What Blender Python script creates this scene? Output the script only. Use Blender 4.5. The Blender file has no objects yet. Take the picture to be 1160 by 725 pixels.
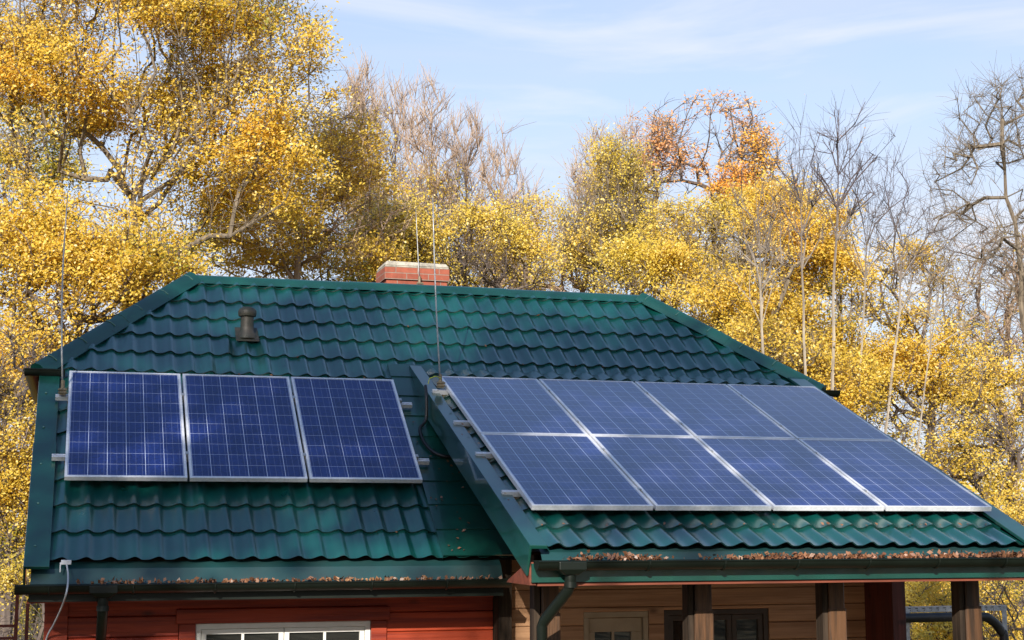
import bpy, bmesh, math, random
import numpy as np
from mathutils import Vector, Matrix
R = math.radians
scene = bpy.context.scene
col = scene.collection

# ------------------------------------------------------------------ camera, world, sun, exposure
# house frame: X along the ridge, Y away from the viewer, Z up; Z = 0 is the main eave, the ground is at GZ
GZ = -2.5
F_PX, YAW, PITCH = 1691.251, 0.2841, 0.1357
CAM = np.array([0.3383, -12.1539, 0.3315])
cd = bpy.data.cameras.new('camera'); cam = bpy.data.objects.new('camera', cd); col.objects.link(cam)
cd.sensor_width = 36.0; cd.lens = F_PX / 1160 * 36.0
cd.clip_start = 0.1; cd.clip_end = 3000
cam.location = CAM; cam.rotation_euler = (math.pi / 2 + PITCH, 0, -YAW)
scene.camera = cam

SUN_TO = Vector((-0.49, -1.0, 0.53)).normalized()          # towards the sun
SUN_EL = math.asin(SUN_TO.z); SUN_AZ = math.atan2(SUN_TO.x, SUN_TO.y)
world = bpy.data.worlds.new('World'); scene.world = world; world.use_nodes = True
nt = world.node_tree; nt.nodes.clear()
def wn(t, **k):
    n = nt.nodes.new(t)
    for a, v in k.items(): setattr(n, a, v)
    return n
sky = wn('ShaderNodeTexSky', sky_type='NISHITA', sun_disc=False, sun_elevation=SUN_EL, sun_rotation=SUN_AZ,
         air_density=1.0, dust_density=0.35, ozone_density=3.2)
bgn = wn('ShaderNodeBackground'); bgn.inputs['Strength'].default_value = 0.138
outw = wn('ShaderNodeOutputWorld')
tc = wn('ShaderNodeTexCoord'); mp = wn('ShaderNodeMapping')
mp.inputs['Scale'].default_value = (1.1, 2.2, 6.0); mp.inputs['Rotation'].default_value = (0.25, 0.5, 0.3)
nz = wn('ShaderNodeTexNoise'); nz.inputs['Scale'].default_value = 1.7; nz.inputs['Detail'].default_value = 7; nz.inputs['Distortion'].default_value = 0.6
rmp = wn('ShaderNodeMapRange'); rmp.inputs['From Min'].default_value = 0.42; rmp.inputs['From Max'].default_value = 0.78
rmp.inputs['To Min'].default_value = 0.0; rmp.inputs['To Max'].default_value = 0.30
mx = wn('ShaderNodeMix', data_type='RGBA'); mx.inputs['B'].default_value = (3.65, 3.9, 4.5, 1)
L = nt.links.new
L(tc.outputs['Generated'], mp.inputs['Vector']); L(mp.outputs['Vector'], nz.inputs['Vector'])
L(nz.outputs['Fac'], rmp.inputs['Value'])
sepz = wn('ShaderNodeSeparateXYZ'); L(tc.outputs['Generated'], sepz.inputs['Vector'])
hz_ = wn('ShaderNodeMapRange'); hz_.inputs['From Min'].default_value = 0.05; hz_.inputs['From Max'].default_value = 0.66; hz_.inputs['To Min'].default_value = 0.88; hz_.inputs['To Max'].default_value = 0.0
L(sepz.outputs['Z'], hz_.inputs['Value'])
addf = wn('ShaderNodeMath', operation='ADD', use_clamp=True); L(hz_.outputs['Result'], addf.inputs[0]); wz_ = wn('ShaderNodeMapRange'); wz_.inputs['From Min'].default_value = 0.42; wz_.inputs['From Max'].default_value = 0.6; wz_.inputs['To Min'].default_value = 1.0; wz_.inputs['To Max'].default_value = 0.12; L(sepz.outputs['Z'], wz_.inputs['Value'])
wm_ = wn('ShaderNodeMath', operation='MULTIPLY'); L(rmp.outputs['Result'], wm_.inputs[0]); L(wz_.outputs['Result'], wm_.inputs[1]); L(wm_.outputs[0], addf.inputs[1]); L(addf.outputs[0], mx.inputs['Factor'])
L(sky.outputs['Color'], mx.inputs['A'])
nz2 = wn('ShaderNodeTexNoise'); nz2.inputs['Scale'].default_value = 2.6; nz2.inputs['Detail'].default_value = 9; nz2.inputs['Roughness'].default_value = 0.55; nz2.inputs['Distortion'].default_value = 1.1
mp2 = wn('ShaderNodeMapping'); mp2.inputs['Scale'].default_value = (1.0, 1.4, 5.5); mp2.inputs['Rotation'].default_value = (0.1, 0.42, 0.2)
L(tc.outputs['Generated'], mp2.inputs['Vector']); L(mp2.outputs['Vector'], nz2.inputs['Vector'])
cr = wn('ShaderNodeMapRange'); cr.inputs['From Min'].default_value = 0.46; cr.inputs['From Max'].default_value = 0.74; cr.inputs['To Max'].default_value = 0.8; L(nz2.outputs['Fac'], cr.inputs['Value'])
cm_ = wn('ShaderNodeMath', operation='MULTIPLY'); L(cr.outputs['Result'], cm_.inputs[0]); L(wz_.outputs['Result'], cm_.inputs[1])
mx2 = wn('ShaderNodeMix', data_type='RGBA'); mx2.inputs['B'].default_value = (4.75, 4.75, 5.0, 1); L(cm_.outputs[0], mx2.inputs['Factor']); L(mx.outputs['Result'], mx2.inputs['A']); L(mx2.outputs['Result'], bgn.inputs['Color']); L(bgn.outputs['Background'], outw.inputs['Surface'])

sl = bpy.data.lights.new('sun', 'SUN'); sl.energy = 5.0; sl.angle = R(0.53); sl.color = (1.0, 0.93, 0.82)
sun = bpy.data.objects.new('sun', sl); col.objects.link(sun)
sun.rotation_euler = SUN_TO.to_track_quat('Z', 'Y').to_euler(); sun.location = (-10, -20, 20)

scene.view_settings.view_transform = 'Standard'; scene.view_settings.look = 'None'
scene.view_settings.exposure = 0.6; scene.view_settings.gamma = 1.0
scene.view_settings.use_curve_mapping = False
scene.cycles.max_bounces = 6; scene.cycles.transparent_max_bounces = 8

# ------------------------------------------------------------------ pixel helper (photograph is 1160 x 725)
FW = np.array([math.sin(YAW) * math.cos(PITCH), math.cos(YAW) * math.cos(PITCH), math.sin(PITCH)])
RT = np.array([math.cos(YAW), -math.sin(YAW), 0.0]); UP = np.cross(RT, FW)
def at(u, v, Y):
    r = FW + RT * (u - 580) / F_PX + UP * (362.5 - v) / F_PX
    return CAM + r * (Y - CAM[1]) / r[1]
def ppm(u, v, Y):                                           # pixels per metre there
    return F_PX / float(np.dot(at(u, v, Y) - CAM, FW))

# ------------------------------------------------------------------ materials
def mat(name, base, rough=0.6, var=0.0, scale=8.0, metal=0.0, spec=0.5, coat=0.0, bump=0.0, bscale=40.0, stretch=(1, 1, 1), isl=0.0, col2=None, lo=0.4, hi=0.65):
    m = bpy.data.materials.new(name); m.use_nodes = True
    t = m.node_tree; n = t.nodes; b = n['Principled BSDF']; l = t.links.new
    b.inputs['Roughness'].default_value = rough; b.inputs['Metallic'].default_value = metal
    b.inputs['Specular IOR Level'].default_value = spec; b.inputs['Coat Weight'].default_value = coat
    co = n.new('ShaderNodeTexCoord'); mp = n.new('ShaderNodeMapping'); mp.inputs['Scale'].default_value = stretch
    l(co.outputs['Object'], mp.inputs['Vector'])
    cur = None
    mixn = n.new('ShaderNodeMix'); mixn.data_type = 'RGBA'
    mixn.inputs['A'].default_value = (*base, 1)
    c2 = col2 if col2 else tuple(c * (1 - var) for c in base)
    mixn.inputs['B'].default_value = (*c2, 1)
    ns = n.new('ShaderNodeTexNoise'); ns.inputs['Scale'].default_value = scale; ns.inputs['Detail'].default_value = 6; ns.inputs['Roughness'].default_value = 0.6
    l(mp.outputs['Vector'], ns.inputs['Vector'])
    mr = n.new('ShaderNodeMapRange'); mr.inputs['From Min'].default_value = lo; mr.inputs['From Max'].default_value = hi
    l(ns.outputs['Fac'], mr.inputs['Value']); l(mr.outputs['Result'], mixn.inputs['Factor'])
    cur = mixn.outputs['Result']
    if isl:
        g = n.new('ShaderNodeNewGeometry'); mr2 = n.new('ShaderNodeMapRange')
        mr2.inputs['To Min'].default_value = 1 - isl; mr2.inputs['To Max'].default_value = 1 + isl
        l(g.outputs['Random Per Island'], mr2.inputs['Value'])
        hs = n.new('ShaderNodeHueSaturation'); l(mr2.outputs['Result'], hs.inputs['Value']); l(cur, hs.inputs['Color'])
        cur = hs.outputs['Color']
    l(cur, b.inputs['Base Color'])
    if bump:
        nb = n.new('ShaderNodeTexNoise'); nb.inputs['Scale'].default_value = bscale; nb.inputs['Detail'].default_value = 5
        l(mp.outputs['Vector'], nb.inputs['Vector'])
        bp = n.new('ShaderNodeBump'); bp.inputs['Strength'].default_value = bump; bp.inputs['Distance'].default_value = 0.02
        l(nb.outputs['Fac'], bp.inputs['Height']); l(bp.outputs['Normal'], b.inputs['Normal'])
    return m

def roof_mat():
    m = mat('green_sheet_metal', (0.002, 0.064, 0.055), rough=0.36, col2=(0.002, 0.052, 0.046), scale=2.2, spec=0.8, bump=0.04, bscale=9)
    m.node_tree.nodes['Principled BSDF'].inputs['Coat Weight'].default_value = 1.0; m.node_tree.nodes['Principled BSDF'].inputs['Coat Roughness'].default_value = 0.22; m.node_tree.nodes['Principled BSDF'].inputs['Coat IOR'].default_value = 1.6
    t = m.node_tree; n = t.nodes; l = t.links.new; b = n['Principled BSDF']
    # grime and needles caught along the lower lip of every course, darkened to paint in its shadow line (uv.y = fraction of the course)
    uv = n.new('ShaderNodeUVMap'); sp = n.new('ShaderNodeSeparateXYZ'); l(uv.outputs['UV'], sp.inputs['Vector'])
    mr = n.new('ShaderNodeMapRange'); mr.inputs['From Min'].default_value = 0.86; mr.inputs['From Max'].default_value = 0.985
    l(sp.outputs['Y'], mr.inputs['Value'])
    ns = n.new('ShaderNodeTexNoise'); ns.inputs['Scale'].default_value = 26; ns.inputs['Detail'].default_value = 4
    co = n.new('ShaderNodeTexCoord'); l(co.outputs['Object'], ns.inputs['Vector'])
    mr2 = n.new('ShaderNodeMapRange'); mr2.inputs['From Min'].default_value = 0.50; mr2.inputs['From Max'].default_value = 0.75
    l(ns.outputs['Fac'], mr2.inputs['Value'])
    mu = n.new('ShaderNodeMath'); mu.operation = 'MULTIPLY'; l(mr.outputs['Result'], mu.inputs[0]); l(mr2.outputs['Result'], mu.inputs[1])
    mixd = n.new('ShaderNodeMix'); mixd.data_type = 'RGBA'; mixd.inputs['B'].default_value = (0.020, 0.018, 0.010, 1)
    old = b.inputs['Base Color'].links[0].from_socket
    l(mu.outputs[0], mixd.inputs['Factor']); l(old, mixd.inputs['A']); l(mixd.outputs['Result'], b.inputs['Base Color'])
    # old streaks change the gloss a little
    rs = n.new('ShaderNodeTexNoise'); rs.inputs['Scale'].default_value = 3.5; l(co.outputs['Object'], rs.inputs['Vector'])
    rr = n.new('ShaderNodeMapRange'); rr.inputs['To Min'].default_value = 0.22; rr.inputs['To Max'].default_value = 0.42
    l(rs.outputs['Fac'], rr.inputs['Value']); l(rr.outputs['Result'], b.inputs['Roughness'])
    return m

def cell_mat():
    m = bpy.data.materials.new('solar_cells'); m.use_nodes = True
    t = m.node_tree; n = t.nodes; l = t.links.new; b = n['Principled BSDF']
    uv = n.new('ShaderNodeUVMap'); sp = n.new('ShaderNodeSeparateXYZ'); l(uv.outputs['UV'], sp.inputs['Vector'])
    def M(op, a, c=None):
        k = n.new('ShaderNodeMath'); k.operation = op
        for i, x in enumerate((a, c)):
            if x is None: continue
            if isinstance(x, (int, float)): k.inputs[i].default_value = x
            else: l(x, k.inputs[i])
        return k.outputs[0]
    def line(coord, w):                                     # 1 near integers, half width w
        f = M('FRACT', coord); d = M('ABSOLUTE', M('SUBTRACT', f, 0.5))
        return M('GREATER_THAN', d, 0.5 - w)
    cx = M('MULTIPLY', sp.outputs['X'], 6.0); cy = M('MULTIPLY', sp.outputs['Y'], 10.0)
    gap = M('MAXIMUM', line(cx, 0.014), line(cy, 0.008))
    bus = line(M('ADD', M('MULTIPLY', cx, 3.0), 0.5), 0.022)
    fing = M('MULTIPLY', bus, 0.55)
    vor = n.new('ShaderNodeTexVoronoi'); vor.inputs['Scale'].default_value = 55
    co = n.new('ShaderNodeTexCoord'); oi = n.new('ShaderNodeObjectInfo')
    off = n.new('ShaderNodeVectorMath'); off.operation = 'ADD'; l(co.outputs['Object'], off.inputs[0]); l(oi.outputs['Random'], off.inputs[1])
    l(off.outputs['Vector'], vor.inputs['Vector'])
    rp = n.new('ShaderNodeValToRGB'); e = rp.color_ramp.elements
    e[0].color = (0.005, 0.011, 0.082, 1); e[1].color = (0.012, 0.029, 0.175, 1)
    # each cell has its own tint
    fx = M('FLOOR', cx); fy = M('FLOOR', cy); wn_ = n.new('ShaderNodeTexWhiteNoise'); wn_.noise_dimensions = '3D'
    cv = n.new('ShaderNodeCombineXYZ'); l(fx, cv.inputs[0]); l(fy, cv.inputs[1]); l(oi.outputs['Random'], cv.inputs[2]); l(cv.outputs[0], wn_.inputs['Vector'])
    sv = n.new('ShaderNodeSeparateColor'); l(vor.outputs['Color'], sv.inputs[0])
    l(M('ADD', M('MULTIPLY', sv.outputs[0], 0.55), M('MULTIPLY', wn_.outputs['Value'], 0.45)), rp.inputs['Fac'])
    m1 = n.new('ShaderNodeMix'); m1.data_type = 'RGBA'; m1.inputs['B'].default_value = (0.22, 0.26, 0.40, 1)
    l(fing, m1.inputs['Factor']); l(rp.outputs['Color'], m1.inputs['A'])
    m2 = n.new('ShaderNodeMix'); m2.data_type = 'RGBA'; m2.inputs['B'].default_value = (0.50, 0.55, 0.72, 1)
    l(gap, m2.inputs['Factor']); l(m1.outputs['Result'], m2.inputs['A']); l(m2.outputs['Result'], b.inputs['Base Color'])
    b.inputs['Roughness'].default_value = 0.32; b.inputs['Specular IOR Level'].default_value = 0.4
    b.inputs['Coat Weight'].default_value = 1.0; b.inputs['Coat Roughness'].default_value = 0.05; b.inputs['Coat IOR'].default_value = 1.52
    # dust film: breaks the mirror a little
    ds = n.new('ShaderNodeTexNoise'); ds.inputs['Scale'].default_value = 5; ds.inputs['Detail'].default_value = 5; l(co.outputs['Object'], ds.inputs['Vector'])
    dr = n.new('ShaderNodeMapRange'); dr.inputs['To Min'].default_value = 0.02; dr.inputs['To Max'].default_value = 0.14; l(ds.outputs['Fac'], dr.inputs['Value'])
    l(dr.outputs['Result'], b.inputs['Coat Roughness'])
    return m

def leaf_mat(name, cols, big=None, transl=0.4):
    m = bpy.data.materials.new(name); m.use_nodes = True
    t = m.node_tree; n = t.nodes; l = t.links.new; n.clear()
    out = n.new('ShaderNodeOutputMaterial')
    g = n.new('ShaderNodeNewGeometry'); rp = n.new('ShaderNodeValToRGB'); el = rp.color_ramp.elements
    while len(el) < len(cols): el.new(0.5)
    for i, c in enumerate(cols):
        el[i].position = i / (len(cols) - 1); el[i].color = (*c, 1)
    # the colour turns limb by limb (noise in object space) and leaf by leaf
    co = n.new('ShaderNodeTexCoord'); ns = n.new('ShaderNodeTexNoise'); ns.inputs['Scale'].default_value = 0.55; ns.inputs['Detail'].default_value = 3
    l(co.outputs['Object'], ns.inputs['Vector'])
    mr = n.new('ShaderNodeMapRange'); mr.inputs['From Min'].default_value = 0.3; mr.inputs['From Max'].default_value = 0.7
    mr.inputs['To Min'].default_value = -0.15; mr.inputs['To Max'].default_value = 0.65; mr.clamp = False
    l(ns.outputs['Fac'], mr.inputs['Value'])
    ad = n.new('ShaderNodeMath'); ad.operation = 'MULTIPLY_ADD'; ad.inputs[1].default_value = 0.5
    l(g.outputs['Random Per Island'], ad.inputs[0]); l(mr.outputs['Result'], ad.inputs[2]); l(ad.outputs[0], rp.inputs['Fac'])
    d = n.new('ShaderNodeBsdfDiffuse'); tr = n.new('ShaderNodeBsdfTranslucent'); gl = n.new('ShaderNodeBsdfGlossy')
    gl.inputs['Roughness'].default_value = 0.45; gl.inputs['Color'].default_value = (0.9, 0.9, 0.9, 1)
    l(rp.outputs['Color'], d.inputs['Color']); l(rp.outputs['Color'], tr.inputs['Color'])
    ms = n.new('ShaderNodeMixShader'); ms.inputs['Fac'].default_value = transl
    l(d.outputs[0], ms.inputs[1]); l(tr.outputs[0], ms.inputs[2])
    m2 = n.new('ShaderNodeMixShader'); m2.inputs['Fac'].default_value = 0.05
    l(ms.outputs[0], m2.inputs[1]); l(gl.outputs[0], m2.inputs[2]); l(m2.outputs[0], out.inputs['Surface'])
    return m

def glass_mat():
    m = bpy.data.materials.new('window_glass'); m.use_nodes = True
    b = m.node_tree.nodes['Principled BSDF']
    b.inputs['Base Color'].default_value = (0.02, 0.02, 0.018, 1); b.inputs['Roughness'].default_value = 0.02
    b.inputs['Specular IOR Level'].default_value = 0.5; b.inputs['Coat Weight'].default_value = 1.0; b.inputs['Coat Roughness'].default_value = 0.01; b.inputs['Coat IOR'].default_value = 1.9
    return m

def brick_mat():
    m = bpy.data.materials.new('red_brick'); m.use_nodes = True
    t = m.node_tree; n = t.nodes; l = t.links.new; b = n['Principled BSDF']
    uv = n.new('ShaderNodeUVMap'); br = n.new('ShaderNodeTexBrick'); l(uv.outputs['UV'], br.inputs['Vector'])
    br.inputs['Scale'].default_value = 1.0; br.inputs['Brick Width'].default_value = 0.25; br.inputs['Row Height'].default_value = 0.068
    br.inputs['Mortar Size'].default_value = 0.005; br.inputs['Mortar Smooth'].default_value = 0.2; br.inputs['Bias'].default_value = -0.2
    br.inputs['Color1'].default_value = (0.33, 0.090, 0.050, 1); br.inputs['Color2'].default_value = (0.25, 0.062, 0.036, 1)
    br.inputs['Mortar'].default_value = (0.27, 0.20, 0.16, 1)
    ns = n.new('ShaderNodeTexNoise'); ns.inputs['Scale'].default_value = 14; ns.inputs['Detail'].default_value = 6
    mixn = n.new('ShaderNodeMix'); mixn.data_type = 'RGBA'; mixn.blend_type = 'MULTIPLY'; mixn.inputs['Factor'].default_value = 0.5
    l(br.outputs['Color'], mixn.inputs['A'])
    mr = n.new('ShaderNodeMapRange'); mr.inputs['To Min'].default_value = 0.1; mr.inputs['To Max'].default_value = 1.7
    l(ns.outputs['Fac'], mr.inputs['Value']); l(mr.outputs['Result'], mixn.inputs['B']); l(mixn.outputs['Result'], b.inputs['Base Color'])
    bp = n.new('ShaderNodeBump'); bp.inputs['Strength'].default_value = 0.5; bp.inputs['Distance'].default_value = 0.006; bp.invert = True
    l(br.outputs['Fac'], bp.inputs['Height']); l(bp.outputs['Normal'], b.inputs['Normal'])
    b.inputs['Roughness'].default_value = 0.85
    return m

def wood_mat(name, base, dark, rough=0.55, spec=0.4, isl=0.12, axis=(0.35, 6, 9), knots=True):
    m = mat(name, base, rough=rough, col2=dark, scale=2.5, spec=spec, bump=0.25, bscale=6, stretch=axis, isl=isl, lo=0.42, hi=0.60)
    if knots:
        t = m.node_tree; n = t.nodes; l = t.links.new; b = n['Principled BSDF']
        co = n.new('ShaderNodeTexCoord'); mp = n.new('ShaderNodeMapping'); mp.inputs['Scale'].default_value = (1.8, 3.2, 3.6)
        v = n.new('ShaderNodeTexVoronoi'); v.inputs['Scale'].default_value = 1.0; l(co.outputs['Object'], mp.inputs['Vector']); l(mp.outputs['Vector'], v.inputs['Vector'])
        mr = n.new('ShaderNodeMapRange'); mr.inputs['From Min'].default_value = 0.03; mr.inputs['From Max'].default_value = 0.13
        mr.inputs['To Min'].default_value = 0.75; mr.inputs['To Max'].default_value = 0.0; l(v.outputs['Distance'], mr.inputs['Value'])
        mk = n.new('ShaderNodeMix'); mk.data_type = 'RGBA'; mk.inputs['B'].default_value = (*[c * 0.25 for c in dark], 1)
        old = b.inputs['Base Color'].links[0].from_socket
        l(mr.outputs['Result'], mk.inputs['Factor']); l(old, mk.inputs['A']); l(mk.outputs['Result'], b.inputs['Base Color'])
    return m

M_ROOF = roof_mat()
M_TRIM = mat('green_trim_metal', (0.004, 0.056, 0.043), rough=0.34, var=0.25, scale=3, spec=0.8, coat=0.7)
M_GUT = mat('dark_green_gutter', (0.006, 0.010, 0.007), rough=0.42, var=0.3, scale=4, spec=0.35)
M_CLIP = mat('shiny_green_clip', (0.10, 0.20, 0.17), rough=0.3, var=0.2, metal=0.4)
M_STRIP = mat('eave_flashing', (0.010, 0.050, 0.052), rough=0.38, col2=(0.018, 0.040, 0.042), scale=1.6, spec=0.6)
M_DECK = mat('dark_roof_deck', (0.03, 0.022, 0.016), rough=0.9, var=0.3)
M_CELL = cell_mat()
M_ALU = mat('brushed_aluminium', (0.78, 0.79, 0.83), rough=0.42, var=0.15, scale=30, metal=0.3, spec=0.5)
M_STEEL = mat('galvanised_steel', (0.50, 0.51, 0.52), rough=0.45, var=0.35, scale=25, metal=0.6)
M_COPPERY = mat('weathered_bracket', (0.22, 0.18, 0.12), rough=0.6, var=0.4, scale=30, metal=0.3)
M_RED = wood_mat('red_stained_pine', (0.33, 0.040, 0.010), (0.18, 0.017, 0.006), isl=0.16)
M_LARCH = wood_mat('natural_larch', (0.42, 0.235, 0.125), (0.29, 0.15, 0.075), isl=0.10)
M_POST = wood_mat('brown_post_timber', (0.11, 0.052, 0.023), (0.035, 0.019, 0.010), axis=(7, 7, 0.5), isl=0)
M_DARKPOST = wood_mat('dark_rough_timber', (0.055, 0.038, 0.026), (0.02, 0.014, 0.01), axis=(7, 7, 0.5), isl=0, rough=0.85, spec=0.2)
M_REDPOST = wood_mat('dark_red_board', (0.10, 0.020, 0.013), (0.055, 0.012, 0.009), axis=(7, 7, 0.5), isl=0)
M_REDBEAM = mat('red_brown_beam', (0.20, 0.05, 0.025), rough=0.6, var=0.4, scale=5, stretch=(0.5, 5, 5))
M_WHITE = mat('white_window_frame', (0.74, 0.73, 0.69), rough=0.4, var=0.1, scale=6)
M_CREAMF = mat('cream_door_paint', (0.36, 0.28, 0.18), rough=0.45, var=0.15, scale=6)
M_BROWNF = mat('dark_brown_window_frame', (0.050, 0.030, 0.018), rough=0.45, var=0.3, scale=8)
M_GLASS = glass_mat()
M_BRICK = brick_mat()
M_CONC = mat('pale_mortar_cap', (0.44, 0.40, 0.33), rough=0.9, var=0.5, scale=14, bump=0.4)
M_VENT = mat('dull_brown_plastic', (0.055, 0.046, 0.034), rough=0.55, col2=(0.03, 0.034, 0.022), scale=14)
M_BLACK = mat('black_rubber', (0.014, 0.014, 0.015), rough=0.45, var=0.3)
M_CABLE = mat('grey_cable', (0.50, 0.52, 0.56), rough=0.45, var=0.2)
M_YG = mat('yellow_green_wire', (0.45, 0.50, 0.05), rough=0.5, var=0.3)
M_RUST = mat('rusty_steel', (0.20, 0.055, 0.030), rough=0.8, var=0.45, scale=18, bump=0.3)
M_GROUND = mat('leaf_strewn_ground', (0.085, 0.06, 0.022), rough=0.95, col2=(0.03, 0.038, 0.012), scale=1.2, bump=0.7, bscale=12)
M_BARK = mat('brown_bark', (0.21, 0.165, 0.115), rough=0.9, col2=(0.085, 0.066, 0.048), scale=5, stretch=(3, 3, 0.7), bump=0.6, bscale=9)
M_BARKD = mat('dark_bark', (0.15, 0.115, 0.095), rough=0.9, col2=(0.070, 0.054, 0.048), scale=5, stretch=(3, 3, 0.7))
M_BARKP = mat('pale_bark', (0.46, 0.40, 0.30), rough=0.8, col2=(0.22, 0.18, 0.13), scale=4, stretch=(3, 3, 0.6))
M_TWIG = mat('purple_brown_twigs', (0.40, 0.29, 0.205), rough=0.8, col2=(0.25, 0.17, 0.125), scale=2)
M_SAP = mat('sapling_bark', (0.40, 0.34, 0.26), rough=0.8, col2=(0.22, 0.18, 0.14), scale=4, stretch=(3, 3, .6))
def twig_dark(m, z0, z1, c):                                  # young wood high up is dark, old stem bark pale
    n = m.node_tree.nodes; l = m.node_tree.links.new; b = n['Principled BSDF']; co = n.new('ShaderNodeTexCoord'); sp = n.new('ShaderNodeSeparateXYZ')
    l(co.outputs['Object'], sp.inputs[0]); mr = n.new('ShaderNodeMapRange'); mr.inputs['From Min'].default_value = z0; mr.inputs['From Max'].default_value = z1; l(sp.outputs['Z'], mr.inputs['Value'])
    mk = n.new('ShaderNodeMix'); mk.data_type = 'RGBA'; mk.inputs['B'].default_value = (*c, 1); l(mr.outputs['Result'], mk.inputs['Factor']); l(b.inputs['Base Color'].links[0].from_socket, mk.inputs['A']); l(mk.outputs['Result'], b.inputs['Base Color'])
twig_dark(M_SAP, 6.4, 9.0, (0.085, 0.065, 0.070))
M_GOLD = leaf_mat('golden_leaves', [(0.34, 0.35, 0.04), (0.78, 0.50, 0.040), (0.90, 0.68, 0.11), (0.86, 0.50, 0.04)], transl=.5)
M_YELLOW = leaf_mat('yellow_leaves', [(0.52, 0.43, 0.05), (0.78, 0.57, 0.06), (0.90, 0.70, 0.13), (0.86, 0.55, 0.06)], transl=.5)
M_OLIVE = leaf_mat('olive_leaves', [(0.17, 0.19, 0.025), (0.42, 0.37, 0.04), (0.72, 0.52, 0.05), (0.80, 0.48, 0.03)])
M_ORANGE = leaf_mat('orange_leaves', [(0.84, 0.52, 0.05), (0.88, 0.46, 0.05), (0.80, 0.34, 0.05), (0.66, 0.26, 0.06)])
M_RUSTL = leaf_mat('rust_leaves', [(0.74, 0.44, 0.14), (0.70, 0.34, 0.11), (0.56, 0.25, 0.10)], transl=0.3)
M_FARWOOD = leaf_mat('far_wood_leaves', [(0.03, 0.05, 0.012), (0.07, 0.085, 0.015), (0.34, 0.26, 0.03), (0.50, 0.33, 0.03)], transl=.55)
M_LITTER = leaf_mat('dry_fallen_leaves', [(0.20, 0.075, 0.035), (0.30, 0.14, 0.07), (0.13, 0.055, 0.03), (0.42, 0.22, 0.10)], transl=0.15)

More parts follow.
